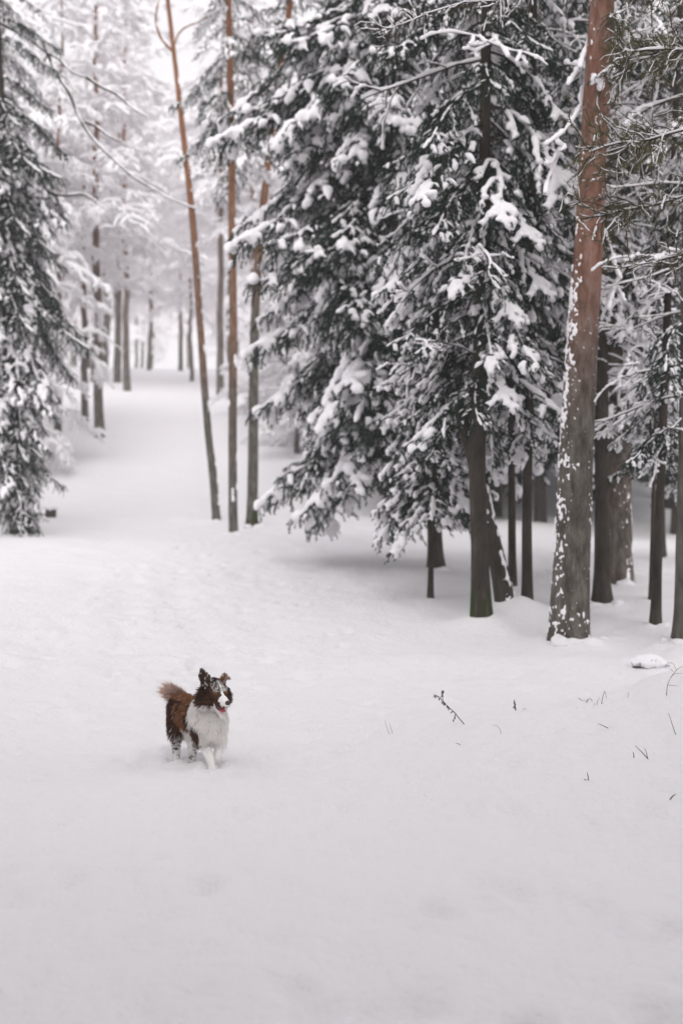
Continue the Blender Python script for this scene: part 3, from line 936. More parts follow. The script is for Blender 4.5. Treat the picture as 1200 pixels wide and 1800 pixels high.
plant_px('snowy_tree', WHITE[2], 317, 652, .9, 5.0, 'hazy grey trunk standing at the far right end of the path', 'tree', RW)
plant_px('snowy_tree', WHITE[0], 337, 670, .7, 1.0, 'thin hazy stem beside the far end of the path, left of the leaning pine', 'tree', RW)
plant_px('snowy_tree', WHITE[2], 388, 695, 1.3, 2.0, 'orange-topped hazy pine seen between the leaning and the middle pine trunk', 'tree', RW)
plant_px('snowy_tree', WHITE[1], 534, 765, .7, 3.0, 'small distant trunk on the white slope left of the broad spruce', 'tree', RW)

plant_px('young_tree', WHITE[3], 62, 835, .95, .6, 'young tree bowed under white boughs, just right of the left-edge spruce', 'tree', LW, .72)
rng = rg(900)
def scatter(n, D0, D1, p0, p1, kinds, name, label, group, avoid=1.9, smin=.8, smax=1.15, sep=1.6, widths=1.0, order=False, done=[]):
    k = tries = 0
    made = []
    while k < n and tries < 4000:
        tries += 1
        D = rng.uniform(D0, D1); px = rng.uniform(p0, p1)
        x = (px - 600) * D / F
        if abs(x - trail_x(D)) < avoid: continue
        if any((x - a) ** 2 + (D - b) ** 2 < sep ** 2 for a, b in done): continue
        done.append((x, D)); k += 1
        made.append((px, plant(name, kinds[rng.integers(len(kinds))], x, D, rng.uniform(smin, smax), rng.uniform(0, 6.28), label, 'tree' if 'snowy' in name else 'spruce tree', group, widths)))
    if order:
        made.sort(key=lambda q: q[0])
        for i, (px, o) in enumerate(made):
            o['label'] = (ORD[i] if i < len(made) - 1 else 'rightmost') + ' ' + label
ORD = ['leftmost', 'second from left', 'third from left', 'fourth from left', 'fifth from left', 'sixth from left', 'seventh from left']
FW = 'background trees of the white wood'
lab_r = 'white snow-laden tree on the slope behind the three pine trunks'
scatter(4, 36, 46, -120, 40, [WHITE[1], WHITE[3]], 'snowy_tree', 'bushy white tree showing through gaps behind the left-edge spruce', LW, 4, 1.2, 1.4, order=True)
scatter(6, 42, 58, -160, 5, [WHITE[1], WHITE[3], WHITE[1]], 'snowy_tree', 'low-branched white tree left of the pale straight trunk', LW, 4.4, 1.2, 1.5, 1.4, .62, order=True)
scatter(6, 66, 90, 150, 262, [WHITE[0], WHITE[2]], 'snowy_tree', 'white-crowned tree lining the upper left side of the path', LW, 1.6, 1.0, 1.4, 1.6, 1.1, order=True)
scatter(7, 64, 92, -120, 160, [WHITE[0], WHITE[1], WHITE[2]], 'snowy_tree', 'distant white tree on the left slope away from the path', LW, 4, 1.2, 1.5, 1.6, .8, order=True)
scatter(7, 40, 54, 480, 620, [WHITE[1], WHITE[3]], 'snowy_tree', 'low white tree between the three pines and the broad spruce', RW, 3.5, 1.0, 1.3, order=True)
scatter(3, 50, 66, 395, 470, [WHITE[0], WHITE[2]], 'snowy_tree', 'white snow-laden tree seen between the three pine trunks', RW, 2.6, 1.1, 1.4, order=True)
scatter(5, 60, 88, 380, 640, [WHITE[0], WHITE[1], WHITE[2]], 'snowy_tree', 'distant white tree high on the right slope of the path', RW, 2.8, 1.1, 1.5, 1.6, .8, order=True)
scatter(22, 95, 150, 100, 560, [WHITE[0], WHITE[2], WHITE[1]], 'snowy_tree', 'faint frosted tree in the haze beyond the top of the path', FW, .4, 1.0, 1.4, 2.2)
DW = 'background spruces of the dark stand'
for p0, p1, lab in ((660, 800, 'behind the broad spruce'), (800, 930, 'behind the mossy spruce'), (930, 1060, 'left of the big pine'), (1060, 1200, 'between the big pine and the right edge')):
    scatter(6, 30.5, 39, p0, p1, DARK, 'background_spruce', 'shaded spruce ' + lab, DW, 2, .85, 1.15, 1.5, order=True)
    scatter(4, 41, 58, p0, p1, DARK, 'background_spruce', 'hazier spruce deeper in ' + lab, DW, 2, .9, 1.3, 1.6, order=True)
scatter(7, 33, 55, 1205, 1500, DARK, 'background_spruce', 'dark snowy spruce past the right edge of the stand', DW, 2, .8, 1.2, 1.6)
scatter(2, 24, 34, -420, -120, DARK, 'background_spruce', 'dark snowy spruce standing behind the left-edge spruce', DW, 3.2)
for x, y, q in ((-13, -9, 1.4), (-8.5, -9, 1.5), (-4.8, -5, 1.3), (-2.2, -8.5, 1.6), (2.4, -4.6, 1.25), (5.5, -8, 1.6), (9.5, -7, 1.4), (13, -10, 1.5), (-9, -15, 1.6), (0, -13, 1.7), (6, -15, 1.7), (-7.5, -1.5, 1.2), (6.8, -2, 1.4), (-10, 4, 1.2), (.3, -6.2, 1.5), (-12, 11, 1.2), (-4.8, -14, 1.7), (4.7, .7, 1.1), (-4.9, .2, 1.0)):  # unseen trees around the camera, added to block sky and sun from the foreground
    plant('background_spruce', DARK[(x > 0) + (y < -12)], x, y, q * 1.14, x * 1.7, 'unseen spruce added around the photographer to shade the foreground snow', 'spruce tree', 'unseen spruces added around the photographer for shade')

# ---- pine at the right, its twigs reaching in
def twig_pine():
    rng = rg(55)
    x, y = 3.05, 10.1
    z = float(zg(x, y))
    base = np.array([x, y, z])
    root = tag(empty('young_pine', base), 'olive-needled tree whose fine snowy twigs reach in at the top right', 'pine tree')
    path = [base, base + (.05, 0, 2), base + (.0, .1, 4), base + (.05, .1, 6.5)]
    me, P, rr = trunk_mesh(path, [.07, .06, .05, .02], base, 56, 14, .05, .3, [M_pine, M_moss], ([0, 3], [.2, .6]))
    link('trunk', me, root)
    def limb(h, yaw, pitch, ln, dens, needle, gain=1.0):
        tw, sn = MB(), MB()
        L1, L2, L3 = [], [], []
        n = 12
        yy = yaw + np.cumsum(rng.normal(0, .09, n)); pp = pitch + np.cumsum(rng.normal(-.015, .09, n))
        c, _ = on_path(P, rr, z + h)
        A = integrate(c - base, yy, pp, ln / n)
        for q in range(int(ln * dens)):
            v = rng.uniform(.18, 1) ** .8
            b = np.array([np.interp(v, np.linspace(0, 1, n + 1), A[:, k]) for k in range(3)])
            sy = yaw + rng.choice([-1, 1]) * R(rng.uniform(15, 80)); sp_ = pitch + R(rng.uniform(-55, 30))
            m = 8
            S = integrate(b, sy + np.cumsum(rng.normal(0, .30, m)), sp_ + np.cumsum(rng.normal(0, .28, m)), (min(ln, 1.3) if ln < 2 else .8) * rng.uniform(.12, .34) / m)
            L1.append(S)
            for w in range(rng.integers(3, 7)):
                k_ = rng.integers(1, m + 1)
                T = integrate(S[k_], sy + R(rng.uniform(-80, 80)) + np.cumsum(rng.normal(0, .3, 5)), sp_ + R(rng.uniform(-50, 50)) + np.cumsum(rng.normal(0, .25, 5)), rng.uniform(.05, .2) / 5)
                L2.append(T)
        L1, L2 = np.array(L1), np.array(L2)
        add_tubes(tw, A, np.linspace(.014, .005, n + 1) * gain, 6)
        add_tubes(tw, L1, np.broadcast_to(np.linspace(.0055, .0028, 9), L1.shape[:2]), 4)
        add_tubes(tw, L2, np.broadcast_to(np.linspace(.0028, .0018, 6), L2.shape[:2]), 3)
        if needle: needles(tw, list(L2) + [s[4:] for s in L1], rng, needle, .045, .0042, .06)
        def top(Q, r, p):
            on = rng.random(len(Q)) < p
            Q = Q[on]
            w = np.clip(rng.normal(1, .4, Q.shape[:2]), .3, 2) * r
            add_tubes(sn, Q + np.array([0, 0, 1]) * (w * .8)[..., None], w, 5, True, .85)
        top(A[None], .011 * gain, 1); top(L1, .0058, .6); top(L2, .0042, .30)
        o = link('branch', tw.mesh('branch', [M_twigbark, M_olive, M_frost], True), root)
        tag(link('snow', sn.mesh('snow', [M_snow]), o), kind='stuff')
    for h, ya, pi, ln, d, nd in ((3.35, 176, -2, 1.25, 22, 160), (3.75, 184, 2, 1.35, 24, 200), (4.2, 190, 4, 1.3, 24, 220), (4.55, 172, 4, 1.15, 22, 240), (3.9, 160, -4, 1.2, 20, 180), (3.0, 182, -6, 1.05, 16, 110), (4.75, 186, 3, 1.0, 24, 240), (4.4, 205, 2, 1.2, 20, 160)):
        limb(h, R(ya), R(pi), ln, d, nd)
    limb(5.2, R(181), R(4), 3.0, 13, 12, .5)
    limb(5.3, R(186), R(1), 2.9, 13, 12, .5)
    limb(5.15, R(175), R(3), 2.3, 14, 20, .5)
    for h in (5.4, 5.8, 6.2): limb(h, rng.uniform(0, 6.28), R(20), 1.0, 14, 150)
twig_pine()

# ---- stump at the left, half buried rock at the right
def stump():
    g = ground_at(88, 915)
    BUMPS.append((g[0], g[1] + .1, .5, .06))
    root = tag(empty('tree_stump', g), 'small dark cut stump capped with snow beside the left-edge spruce', 'stump')
    W = .24
    me, P, rr = trunk_mesh([g, g + (.02, 0, .12), g + (.03, 0, .24)], [W * .5, W * .46, W * .44], g, 61, 14, .14, .3, [M_bark, M_moss], None, moss=.12)
    link('stump_wood', me, root)
    mb = MB(); rng = rg(62)
    balls(mb, np.array([(.03, 0, .29), (-.08, -.02, .28), (.11, .0, .27), (.03, -.08, .27), (.02, .07, .29)]), np.array([(.14, .14, .085)] + [(.09, .09, .07)] * 4), 0, rng, .1)
    o = link('snow_cap', remesh(mb, .02, 3), root); o.data.materials.append(M_snow)
stump()
def rock():
    g = ground_at(1140, 1172)
    BUMPS.append((g[0], g[1], .35, .03))
    root = tag(empty('buried_rock', g), 'low snow-covered stone with dark gaps and stalks poking out before the right trees', 'rock')
    rng = rg(63)
    mb = MB(); balls(mb, [(0, 0, .01), (-.09, .0, .0), (.09, 0, .0)], np.array([(.14, .11, .075), (.10, .09, .05), (.09, .09, .05)]), 0, rng, .15)
    o = link('stone', remesh(mb, .015, 2), root); o.data.materials.append(M_greybark)
    mb = MB(); balls(mb, [(0, .0, .06), (-.10, .0, .035), (.09, .0, .03), (-.03, -.08, .035), (.06, -.07, .03)], np.array([(.15, .13, .07), (.11, .1, .06), (.11, .1, .055), (.09, .07, .05), (.07, .06, .04)]), 0, rng, .2)
    o = link('snow_cap', remesh(mb, .012, 2), root); o.data.materials.append(M_snow)
    mb = MB()
    for i in range(12):
        a = rng.uniform(-.16, .16); add_tubes(mb, integrate(np.array([a, -.09, .0]), np.full(4, rng.uniform(0, 6.3)), R(70) - np.linspace(0, 1, 4) * rng.uniform(.3, 2), rng.uniform(.05, .13) / 4), np.linspace(.003, .0015, 5), 3)
    link('stalks', mb.mesh('stalks', [M_twigbark]), root)
rock()

# ---- dry plants in the bank
M_dry = make_bark('dry_stalk', [(.3, (.06, .052, .048)), (.7, (.17, .15, .135))], 40, (1, 1, 1), .001)
def px_stalk(mb, pts, D, r, jit=0.0, k=4):
    W = np.array([at(x, y, D + jit * i) for i, (x, y) in enumerate(pts)])
    Q = smooth_path(W, 4 * len(pts))
    add_tubes(mb, Q, np.linspace(r, r * .5, len(Q)), k)
    return Q
def weed(name, label, cat, foot, lines, r, leaves=0, leaf=.02, group=None):
    g = ground_at(*foot)
    # the first stalk's foot is the ground point; the others keep the same distance
    mb = MB()
    Qs = [px_stalk(mb, [(p[0], p[1]) for p in pts], g[1], r * .75 if i == 0 else r * .55) for i, pts in enumerate(lines)]
    for V in mb.v: V -= np.asarray(g, np.float32)
    root = tag(empty(name, g), label, cat, group)
    link('stalk', mb.mesh('stalk', [M_dry]), root)
    rng = rg(int(foot[0]))
    Q = np.concatenate([q[len(q) // 3:] for q in Qs]) - g
    v, f = ico()
    lm = None
    for i in range(leaves):
        b = Q[int((i + rng.random()) / leaves * (len(Q) - 1))]
        if lm is None:
            w = np.array([(0, 0, 0), (.45, .32, .1), (1, 0, -.15), (.45, -.32, .1), (.5, 0, -.02)]) * leaf
            q = MB(); q.add(w, [(0, 3, 4), (3, 2, 4), (2, 1, 4), (1, 0, 4)])
            lm = q.mesh('leaf', [M_dry])
        o = link('leaf', lm, root, b)
        o.rotation_euler = (rng.uniform(-.6, .6), rng.uniform(.3, 1.5), rng.uniform(0, 6.28))
        s = rng.uniform(.6, 1.3); o.scale = (s, s, s)
    return root
weed('dry_weed', 'dark leafy dead stem leaning left out of the bank, the tallest plant there', 'dry weed', (818, 1274),
     [[(818, 1276), (806, 1262), (798, 1252), (788, 1243), (778, 1232), (770, 1224), (763, 1221)], [(778, 1232), (777, 1222), (776, 1214)], [(800, 1255), (797, 1265)]], .0045, 30, .026)
weed('dry_weed', 'short upright seed spike standing alone on the bank, right of the leaning leafy stem', 'dry weed', (907, 1257),
     [[(907, 1258), (906, 1250), (904, 1240), (903, 1230)]], .0045, 20, .020)
weed('grass_tuft', 'faint bent grass blades just right of the short seed spike', 'grass', (924, 1256), [[(922, 1257), (919, 1250), (921, 1245), (926, 1250)], [(919, 1256), (923, 1250)]], .002)
weed('grass_tuft', 'bent arching grass blades in the middle of the bank crest', 'grass', (1030, 1242),
     [[(1022, 1244), (1029, 1236), (1032, 1230), (1038, 1229), (1042, 1238)], [(1026, 1243), (1031, 1236), (1033, 1230)], [(1016, 1227), (1024, 1232), (1030, 1231)], [(1030, 1243), (1037, 1238), (1040, 1233)]], .0035)
weed('grass_tuft', 'loose fine grass blades sticking up near the right end of the bank crest', 'grass', (1080, 1238),
     [[(1056, 1240), (1058, 1228), (1062, 1215), (1065, 1228)], [(1070, 1239), (1076, 1233), (1086, 1236)], [(1090, 1240), (1092, 1232)], [(1102, 1233), (1103, 1224), (1104, 1216)], [(1112, 1230), (1114, 1222)], [(1093, 1238), (1098, 1229)]], .003)
weed('grass_tuft', 'sparse thin blades between the arching grass and the loose blades on the crest', 'grass', (1050, 1243), [[(1048, 1243), (1049, 1233), (1053, 1226)], [(1052, 1242), (1058, 1236), (1066, 1235)], [(1044, 1243), (1043, 1235)]], .0028)
weed('grass_tuft', 'single curved blade lying low left of the arching grass', 'grass', (994, 1254), [[(993, 1255), (997, 1248), (1005, 1246), (1014, 1244)]], .0025)
weed('dry_weed', 'tall pale wiry stalks with thin side twigs at the right edge', 'dry weed', (1170, 1232),
     [[(1170, 1234), (1171, 1215), (1173, 1202), (1180, 1188), (1190, 1176), (1202, 1170)], [(1178, 1190), (1186, 1184), (1200, 1184)], [(1172, 1204), (1180, 1205), (1192, 1206)], [(1182, 1180), (1176, 1174)], [(1188, 1178), (1184, 1170)]], .003)
weed('grass_tuft', 'dark slanting stalk at the right edge below the wiry stalks', 'grass', (1188, 1294), [[(1188, 1295), (1182, 1278), (1177, 1262), (1174, 1254)]], .003)
weed('twig', 'dark forked twig lying on the snow near the right edge', 'twig', (1138, 1333), [[(1138, 1334), (1130, 1325), (1122, 1317), (1116, 1311)], [(1137, 1332), (1135, 1322), (1132, 1315)]], .004)
weed('twig', 'tiny dark upright stub left of the forked twig', 'twig', (1113, 1330), [[(1113, 1331), (1113, 1327), (1112, 1322)]], .004)
weed('twig', 'short dark twig lying flat on the bank below the arching grass', 'twig', (1066, 1278), [[(1070, 1281), (1060, 1276), (1050, 1272)]], .004)
weed('grass_tuft', 'pair of thin dark stalks at the left end of the bank', 'grass', (690, 1290), [[(691, 1293), (688, 1284), (684, 1272)], [(684, 1291), (680, 1280), (676, 1266)]], .0025)
weed('grass_tuft', 'faint curved blade on the bank below the seed spike', 'grass', (880, 1292), [[(880, 1294), (879, 1284), (873, 1276), (866, 1275)]], .002)
weed('twig', 'small dark upright twig low on the snow slope at the right', 'twig', (1032, 1372), [[(1033, 1373), (1033, 1366), (1031, 1358)], [(1026, 1370), (1030, 1371)]], .0045)
weed('twig', 'tiny twig on the plain snow below the curved blade', 'twig', (953, 1313), [[(956, 1315), (952, 1312), (949, 1311)]], .004)
weed('twig', 'stubby dark bit poking from the snow at the far lower right', 'twig', (1181, 1402), [[(1177, 1405), (1181, 1400), (1186, 1396)]], .0055)
weed('twig', 'faint short twig lying between the pair of stalks and the curved blade', 'twig', (804, 1308), [[(808, 1309), (804, 1307), (800, 1306)]], .003)

# ------------------------------------------------------------------ the dog
def build_dog():
    g = ground_at(352, 1355)
    root = tag(empty('dog', g), 'brown and white long-haired dog trotting through the snow with its mouth open', 'dog')
    root.scale = (1.0, 1.0, 1.0)
    parts = []                                              # (p0, p1, r0, r1, region)
    def sh(p):
        p = np.array(p, float); p[0] -= .10 * p[1]; return p
    def cap(p0, p1, r0, r1, reg):
        if not isinstance(p0, np.ndarray): p0, p1 = sh(p0), sh(p1)
        parts.append((p0, p1, r0, r1, reg))
    sk = sh([.100, -.10, .505])
    f = unit(np.array([.53, -.84, -.13])); s = unit(np.array([.845, .535, 0])); u = np.cross(s, f); u = u if u[2] > 0 else -u
    hp = lambda a, b, c: sk + f * a + s * b + u * c          # head frame: forward, to its left (picture right), up
    # trunk
    cap((.060, -.01, .325), (.045, .06, .33), .104, .114, 'body')
    cap((.045, .06, .33), (-.05, .22, .325), .118, .108, 'body')
    cap((-.05, .22, .325), (-.115, .37, .345), .108, .094, 'body')
    cap((.065, -.03, .29), (.068, -.035, .255), .082, .048, 'body')
    cap((.05, .03, .38), (.085, -.05, .47), .098, .076, 'neck')
    # head
    cap(hp(-.035, 0, 0), hp(.003, 0, .004), .078, .070, 'head')
    cap(hp(.03, 0, -.014), hp(.09, 0, -.026), .050, .034, 'head')
    cap(hp(.09, 0, -.026), hp(.145, 0, -.030), .031, .023, 'head')
    cap(hp(.01, 0, -.062), hp(.055, 0, -.092), .036, .024, 'jaw')
    cap(hp(.055, 0, -.096), hp(.100, 0, -.128), .020, .014, 'jaw')
    for b in (-1, 1):
        cap(hp(-.01, b * .056, -.03), hp(-.03, b * .062, -.05), .046, .044, 'head')
    # ears: three short capsules each make a folded triangle
    cap(hp(-.03, -.050, .050), hp(-.035, -.078, .105), .036, .028, 'ear'); cap(hp(-.035, -.078, .105), hp(-.03, -.098, .152), .026, .008, 'ear'); cap(hp(-.03, -.030, .060), hp(-.032, -.080, .125), .026, .016, 'ear')
    cap(hp(-.02, -.038, .055), hp(-.03, -.085, .12), .02, .012, 'ear')
    cap(hp(-.03, .045, .050), hp(-.03, .068, .095), .026, .018, 'ear'); cap(hp(-.03, .068, .095), hp(.012, .086, .088), .016, .007, 'ear')
    # front legs
    cap((.0, -.02, .26), (.025, .02, .165), .052, .034, 'fleg'); cap((.025, .02, .165), (.062, -.05, .085), .031, .024, 'fleg'); cap((.062, -.05, .085), (.078, -.085, .03), .022, .022, 'fleg'); cap((.078, -.085, .022), (.088, -.118, .014), .026, .021, 'fleg')
    cap((.115, .0, .26), (.125, .05, .165), .052, .034, 'fleg'); cap((.125, .05, .165), (.108, .01, .085), .030, .023, 'fleg'); cap((.108, .01, .085), (.095, .06, .04), .022, .022, 'fleg'); cap((.095, .06, .04), (.095, .04, .015), .023, .02, 'fleg')
    # hind legs: stifle forward, hock back
    for x, k in ((-.155, 1), (-.050, -1)):
        sy = .27 if k > 0 else .24; fy = .245 if k > 0 else .175
        cap((x + .02 * k, .36, .31), (x, sy, .215), .072, .05, 'hleg'); cap((x, sy, .215), (x - .002, fy + .09, .118), .045, .028, 'hleg')
        cap((x - .002, fy + .09, .118), (x, fy + .03, .028), .025, .022, 'hleg'); cap((x, fy + .03, .018), (x + .005, fy - .01, .004), .027, .022, 'hleg')
    # tail carried up and to one side
    cap((-.125, .43, .39), (-.165, .47, .420), .034, .032, 'tail'); cap((-.165, .47, .420), (-.205, .49, .440), .030, .024, 'tail'); cap((-.205, .49, .440), (-.235, .50, .452), .022, .010, 'tail')
    mb = MB()
    for p0, p1, r0, r1, _ in parts:
        P = p0 + (p1 - p0) * np.linspace(0, 1, 4)[:, None]
        rad = np.linspace(r0, r1, 4)
        d = unit(p1 - p0)
        th = np.linspace(0, np.pi / 2, 5)[:-1]
        P = np.vstack([p0 - d * r0 * np.cos(th)[:, None], P, p1 + d * r1 * np.cos(th[::-1])[:, None]]); rad = np.r_[r0 * np.sin(th) + .001, rad, r1 * np.sin(th[::-1]) + .001]
        V, fs = tubes(P, rad, 14, True)
        add_tubes(mb, P, rad, 14, False)
        n0 = mb.n - len(P) * 14
        for e in (np.arange(14)[::-1][None], ((len(P) - 1) * 14 + np.arange(14))[None]):
            mb.f.append(e + n0); mb.v.append(np.zeros((0, 3), np.float32)); mb.m.append(np.zeros(1, np.int32)); mb.attr.append(np.zeros(0, np.float32))
    body = remesh(mb, .006, 5)
    V, fs = mesh_arrays(body)
    V = V.astype(float)
    A = np.array([p[0] for p in parts]); Bv = np.array([p[1] for p in parts]); r0 = np.array([p[2] for p in parts]); r1 = np.array([p[3] for p in parts])
    regs = np.array([p[4] for p in parts])
    hm_ = lambda r: np.isin(r, ('head', 'jaw'))
    def nearest(X):
        d = Bv - A; L2 = (d * d).sum(1)
        t = np.clip(((X[:, None] - A[None]) * d[None]).sum(2) / L2, 0, 1)
        dist = np.linalg.norm(X[:, None] - (A + t[..., None] * d), axis=2) - (r0 + (r1 - r0) * t)
        return dist.argmin(1)
    DARKB, TAN, WHITE_, GREY = np.array((.074, .037, .024)), np.array((.31, .155, .078)), np.array((.93, .915, .90)), np.array((.30, .28, .28))
    back = unit(np.array([-.48, .88, 0]))
    def coat(X, rgn, rng=None):
        n1 = noise3(X * 28, 3); n2 = noise3(X * 90, 4); n3 = noise3(X * 14, 8)
        C = np.repeat(DARKB[None], len(X), 0)
        uax = (X - np.array([.06, -.02, 0])) @ back
        z = X[:, 2]
        bodyish = np.isin(rgn, ('body', 'neck'))
        line = .055 + .35 * (z - .30) * (z > .30) * .35 + .02 * n1
        # flank: dark band, tan band, dark again, tan along the back
        tan = ((uax > .15) & (uax < .27)) | ((z > .41) & (uax > .06)) | (n3 > .22)
        C = np.where((bodyish & tan)[:, None], TAN * (1 + .9 * n2[:, None]), C * (1 + .8 * n2[:, None]))
        C = np.where((bodyish & (z < .235 - .05 * n1))[:, None], WHITE_, C)
        C = np.where((bodyish & (uax < line + .04))[:, None], WHITE_, C)
        # shoulder patch on the far side
        C = np.where((bodyish & (X[:, 0] > .145) & (z < .30) & (X[:, 1] > .02))[:, None], DARKB * 1.6, C)
        h = np.isin(rgn, ('head', 'ear', 'jaw'))
        q = X - sk
        fa, fb, fc = q @ f, q @ s, q @ u
        C = np.where((h)[:, None], DARKB * (1 + .9 * n2[:, None]), C)
        rust = h & (fc < -.035) & (fa < .06) & (np.abs(fb) > .03)
        C = np.where(rust[:, None], DARKB * .6 + TAN * .28, C)
        blaze = h & (np.abs(fb - .002) < .008 + .12 * np.clip(fa - .06, 0, .04) + .006 * n1) & (fc > -.02) & (fa > .0)
        muz = h & (fa > .094) & (np.abs(fb) < .05) & (fc > -.062) & ~((fb < -.022) & (fc < -.03) & (fa < .11))
        C = np.where((blaze | muz)[:, None], WHITE_, C)
        n4 = noise3(X * 210, 14)
        frosty = h & (fc > .026) & (fa > -.01) & (fb > -.05) & (n4 + .5 * n2 > .02 - (fb > .01) * .12)
        C = np.where(frosty[:, None], WHITE_ * .55, C)
        C = np.where(((rgn == 'jaw'))[:, None], np.where((fa > .03)[:, None], WHITE_ * .85, DARKB), C)
        C = np.where((h & (fc < -.075) & (fa < .03))[:, None], WHITE_, C)
        C = np.where(((rgn == 'ear') & (n2 > .22))[:, None], WHITE_ * .6, C)
        C = np.where(((rgn == 'ear') & (fb > 0))[:, None], TAN * .55 + C * .5, C)
        fl = rgn == 'fleg'
        C = np.where(fl[:, None], WHITE_, C)
        C = np.where((fl & (X[:, 0] < .000 + .02 * n1) & (z > .15))[:, None], DARKB * 1.5, C)
        hl = rgn == 'hleg'
        snowed = n2 > -.02 + (z - .14) * 3.2
        hc = np.where(snowed[:, None], WHITE_ * .75, DARKB * 1.5)
        hc = np.where((z < .085)[:, None], np.where((n2 > .22)[:, None], GREY, WHITE_ * .9), hc)
        inner = (X[:, 0] > -.13) & (z < .27)
        hc = np.where((inner & (z > .085))[:, None], np.where((X[:, 0] > -.075)[:, None] & (n2 > .0)[:, None], GREY * 1.2, WHITE_), hc)
        C = np.where(hl[:, None], hc, C)
        t = rgn == 'tail'
        tt = np.clip((-.13 - X[:, 0]) / .12, 0, 1)
        C = np.where(t[:, None], (TAN * .8) * (1 - tt[:, None]) + (TAN * 1.4 + .30) * tt[:, None], C)
        # blown snow caught in the coat
        C = np.where(((n2 > .36) & (rgn != 'jaw') & (X[:, 2] > .25) & bodyish)[:, None], WHITE_ * .6, C)
        return np.clip(C, 0.005, 1)
    def coat_mat(name, thin=False):
        m, n, l, b = mat(name, (.2, .1, .06), .85, .15)
        a = n.new('ShaderNodeAttribute'); a.attribute_name = 'coat'
        l.new(a.outputs['Color'], b.inputs['Base Color'])
        if thin:                                            # hair lets light through
            t = n.new('ShaderNodeBsdfTranslucent'); l.new(a.outputs['Color'], t.inputs['Color'])
            x = n.new('ShaderNodeMixShader'); x.inputs[0].default_value = .55
            l.new(b.outputs[0], x.inputs[1]); l.new(t.outputs[0], x.inputs[2]); l.new(x.outputs[0], n['Material Output'].inputs['Surface'])
        return m
    Mc = coat_mat('dog_coat'); Mf = coat_mat('dog_fur', True)
    rg_v = regs[nearest(V)]
    Cv = coat(V, rg_v)
    ca = body.color_attributes.new('coat', 'FLOAT_COLOR', 'POINT')
    ca.data.foreach_set('color', np.concatenate([Cv, np.ones((len(V), 1))], 1).astype(np.float32).ravel())
    body.materials.clear(); body.materials.append(Mc)
    link('body', body, root)
    # fur: fine tapering blades rooted on the body
    rng = rg(70)
    T = np.concatenate([np.concatenate([q[:, [0, 1, 2]], q[:, [0, 2, 3]]]) if q.shape[1] == 4 else q for q in fs])
    a, b, c = V[T[:, 0]], V[T[:, 1]], V[T[:, 2]]
    nr = np.cross(b - a, c - a); ar = np.linalg.norm(nr, axis=1)
    N = 26000
    i = rng.choice(len(T), N, p=ar / ar.sum())
    r1_, r2_ = np.sqrt(rng.random(N)), rng.random(N)
    X = a[i] * (1 - r1_)[:, None] + b[i] * (r1_ * (1 - r2_))[:, None] + c[i] * (r1_ * r2_)[:, None]
    nn = unit(nr[i])
    rgn = regs[nearest(X)]
    q = X - sk; fa, fb, fc = q @ f, q @ s, q @ u
    ln = np.full(N, .034)
    ln[rgn == 'neck'] = .048
    ln[(rgn == 'body') & (X[:, 1] < .06)] = np.clip(.046 - .12 * (.33 - X[(rgn == 'body') & (X[:, 1] < .06)][:, 2]), .02, .046)
    ln[(rgn == 'body') & (X[:, 2] < .24)] = .03
    hd = rgn == 'head'
    ln[hd] = np.clip(.034 - .35 * np.clip(fa[hd] + .02, 0, 1), .005, .034)
    ln[hd & (fa < .01) & (np.abs(fb) > .04) & (fc < 0)] = .045
    ln[rgn == 'ear'] = .012; ln[rgn == 'jaw'] = .007
    ln[(rgn == 'jaw') & (fa < .05) & (fc < -.08)] = .03
    ln[rgn == 'fleg'] = np.where(X[rgn == 'fleg'][:, 2] > .15, .032, .012)
    ln[rgn == 'hleg'] = np.where(X[rgn == 'hleg'][:, 2] > .16, .036, .013)
    ln[rgn == 'tail'] = .066
    ln[hd & (fa < .02) & (np.abs(fb) > .05) & (fc < .02)] = .05
    ln = ln * rng.uniform(.55, 1.2, N)
    for b_ in (-1, 1):                                      # bare round the eyes and at the lips
        ln[np.linalg.norm(X - hp(.058, b_ * .036, .016), axis=1) < .021] = .0015
    ln[hm_(rgn) & (fa > .035) & (fc < -.040) & (fc > -.115)] *= .25
    flow = np.repeat((back * .55 + np.array([0, 0, -.75]))[None], N, 0)
    flow[(rgn == 'body') & (X[:, 1] < .05)] = (.0, -.05, -1)
    hm = np.isin(rgn, ('head', 'jaw'))
    flow[hm] = -f * .8 + np.array([0, 0, -.35])
    flow[rgn == 'ear'] = u * .7 - f * .2
    flow[rgn == 'tail'] = unit(np.array([-.8, .15, .34]))
    flow[np.isin(rgn, ('fleg', 'hleg'))] = (-.05, .3, -.9)
    lay = np.where(rgn == 'tail', 1.0, 1.15)[:, None]
    d1 = unit(nn * .85 + flow * .55 + rng.normal(0, .16, (N, 3)))
    d2 = unit(nn * .30 + flow * lay + rng.normal(0, 1, (N, 3)) * np.where(rgn == 'tail', .34, .16)[:, None])
    mid = X + d1 * (ln * .45)[:, None]
    tip = mid + d2 * (ln * .6)[:, None]
    W = unit(np.cross(d1, rng.normal(size=(N, 3)))) * (.0016 + .02 * ln)[:, None]
    Fv = np.stack([X - W, X + W, mid + W * .75, mid - W * .75, tip], 1)
    base = (np.arange(N) * 5)[:, None]
    fb_ = MB(); fb_.add(Fv.reshape(-1, 3), base + np.array([[0, 1, 2, 3]]))
    fb_.f.append(base + np.array([[3, 2, 4]])); fb_.v.append(np.zeros((0, 3), np.float32)); fb_.m.append(np.zeros(N, np.int32)); fb_.attr.append(np.zeros(0, np.float32))
    fm = fb_.mesh('fur', [Mf], True)
    Cf = coat(X, rgn); Cf = Cf * np.where(Cf[:, :1] > .6, rng.uniform(.95, 1.02, (N, 1)), rng.uniform(.75, 1.25, (N, 1)))
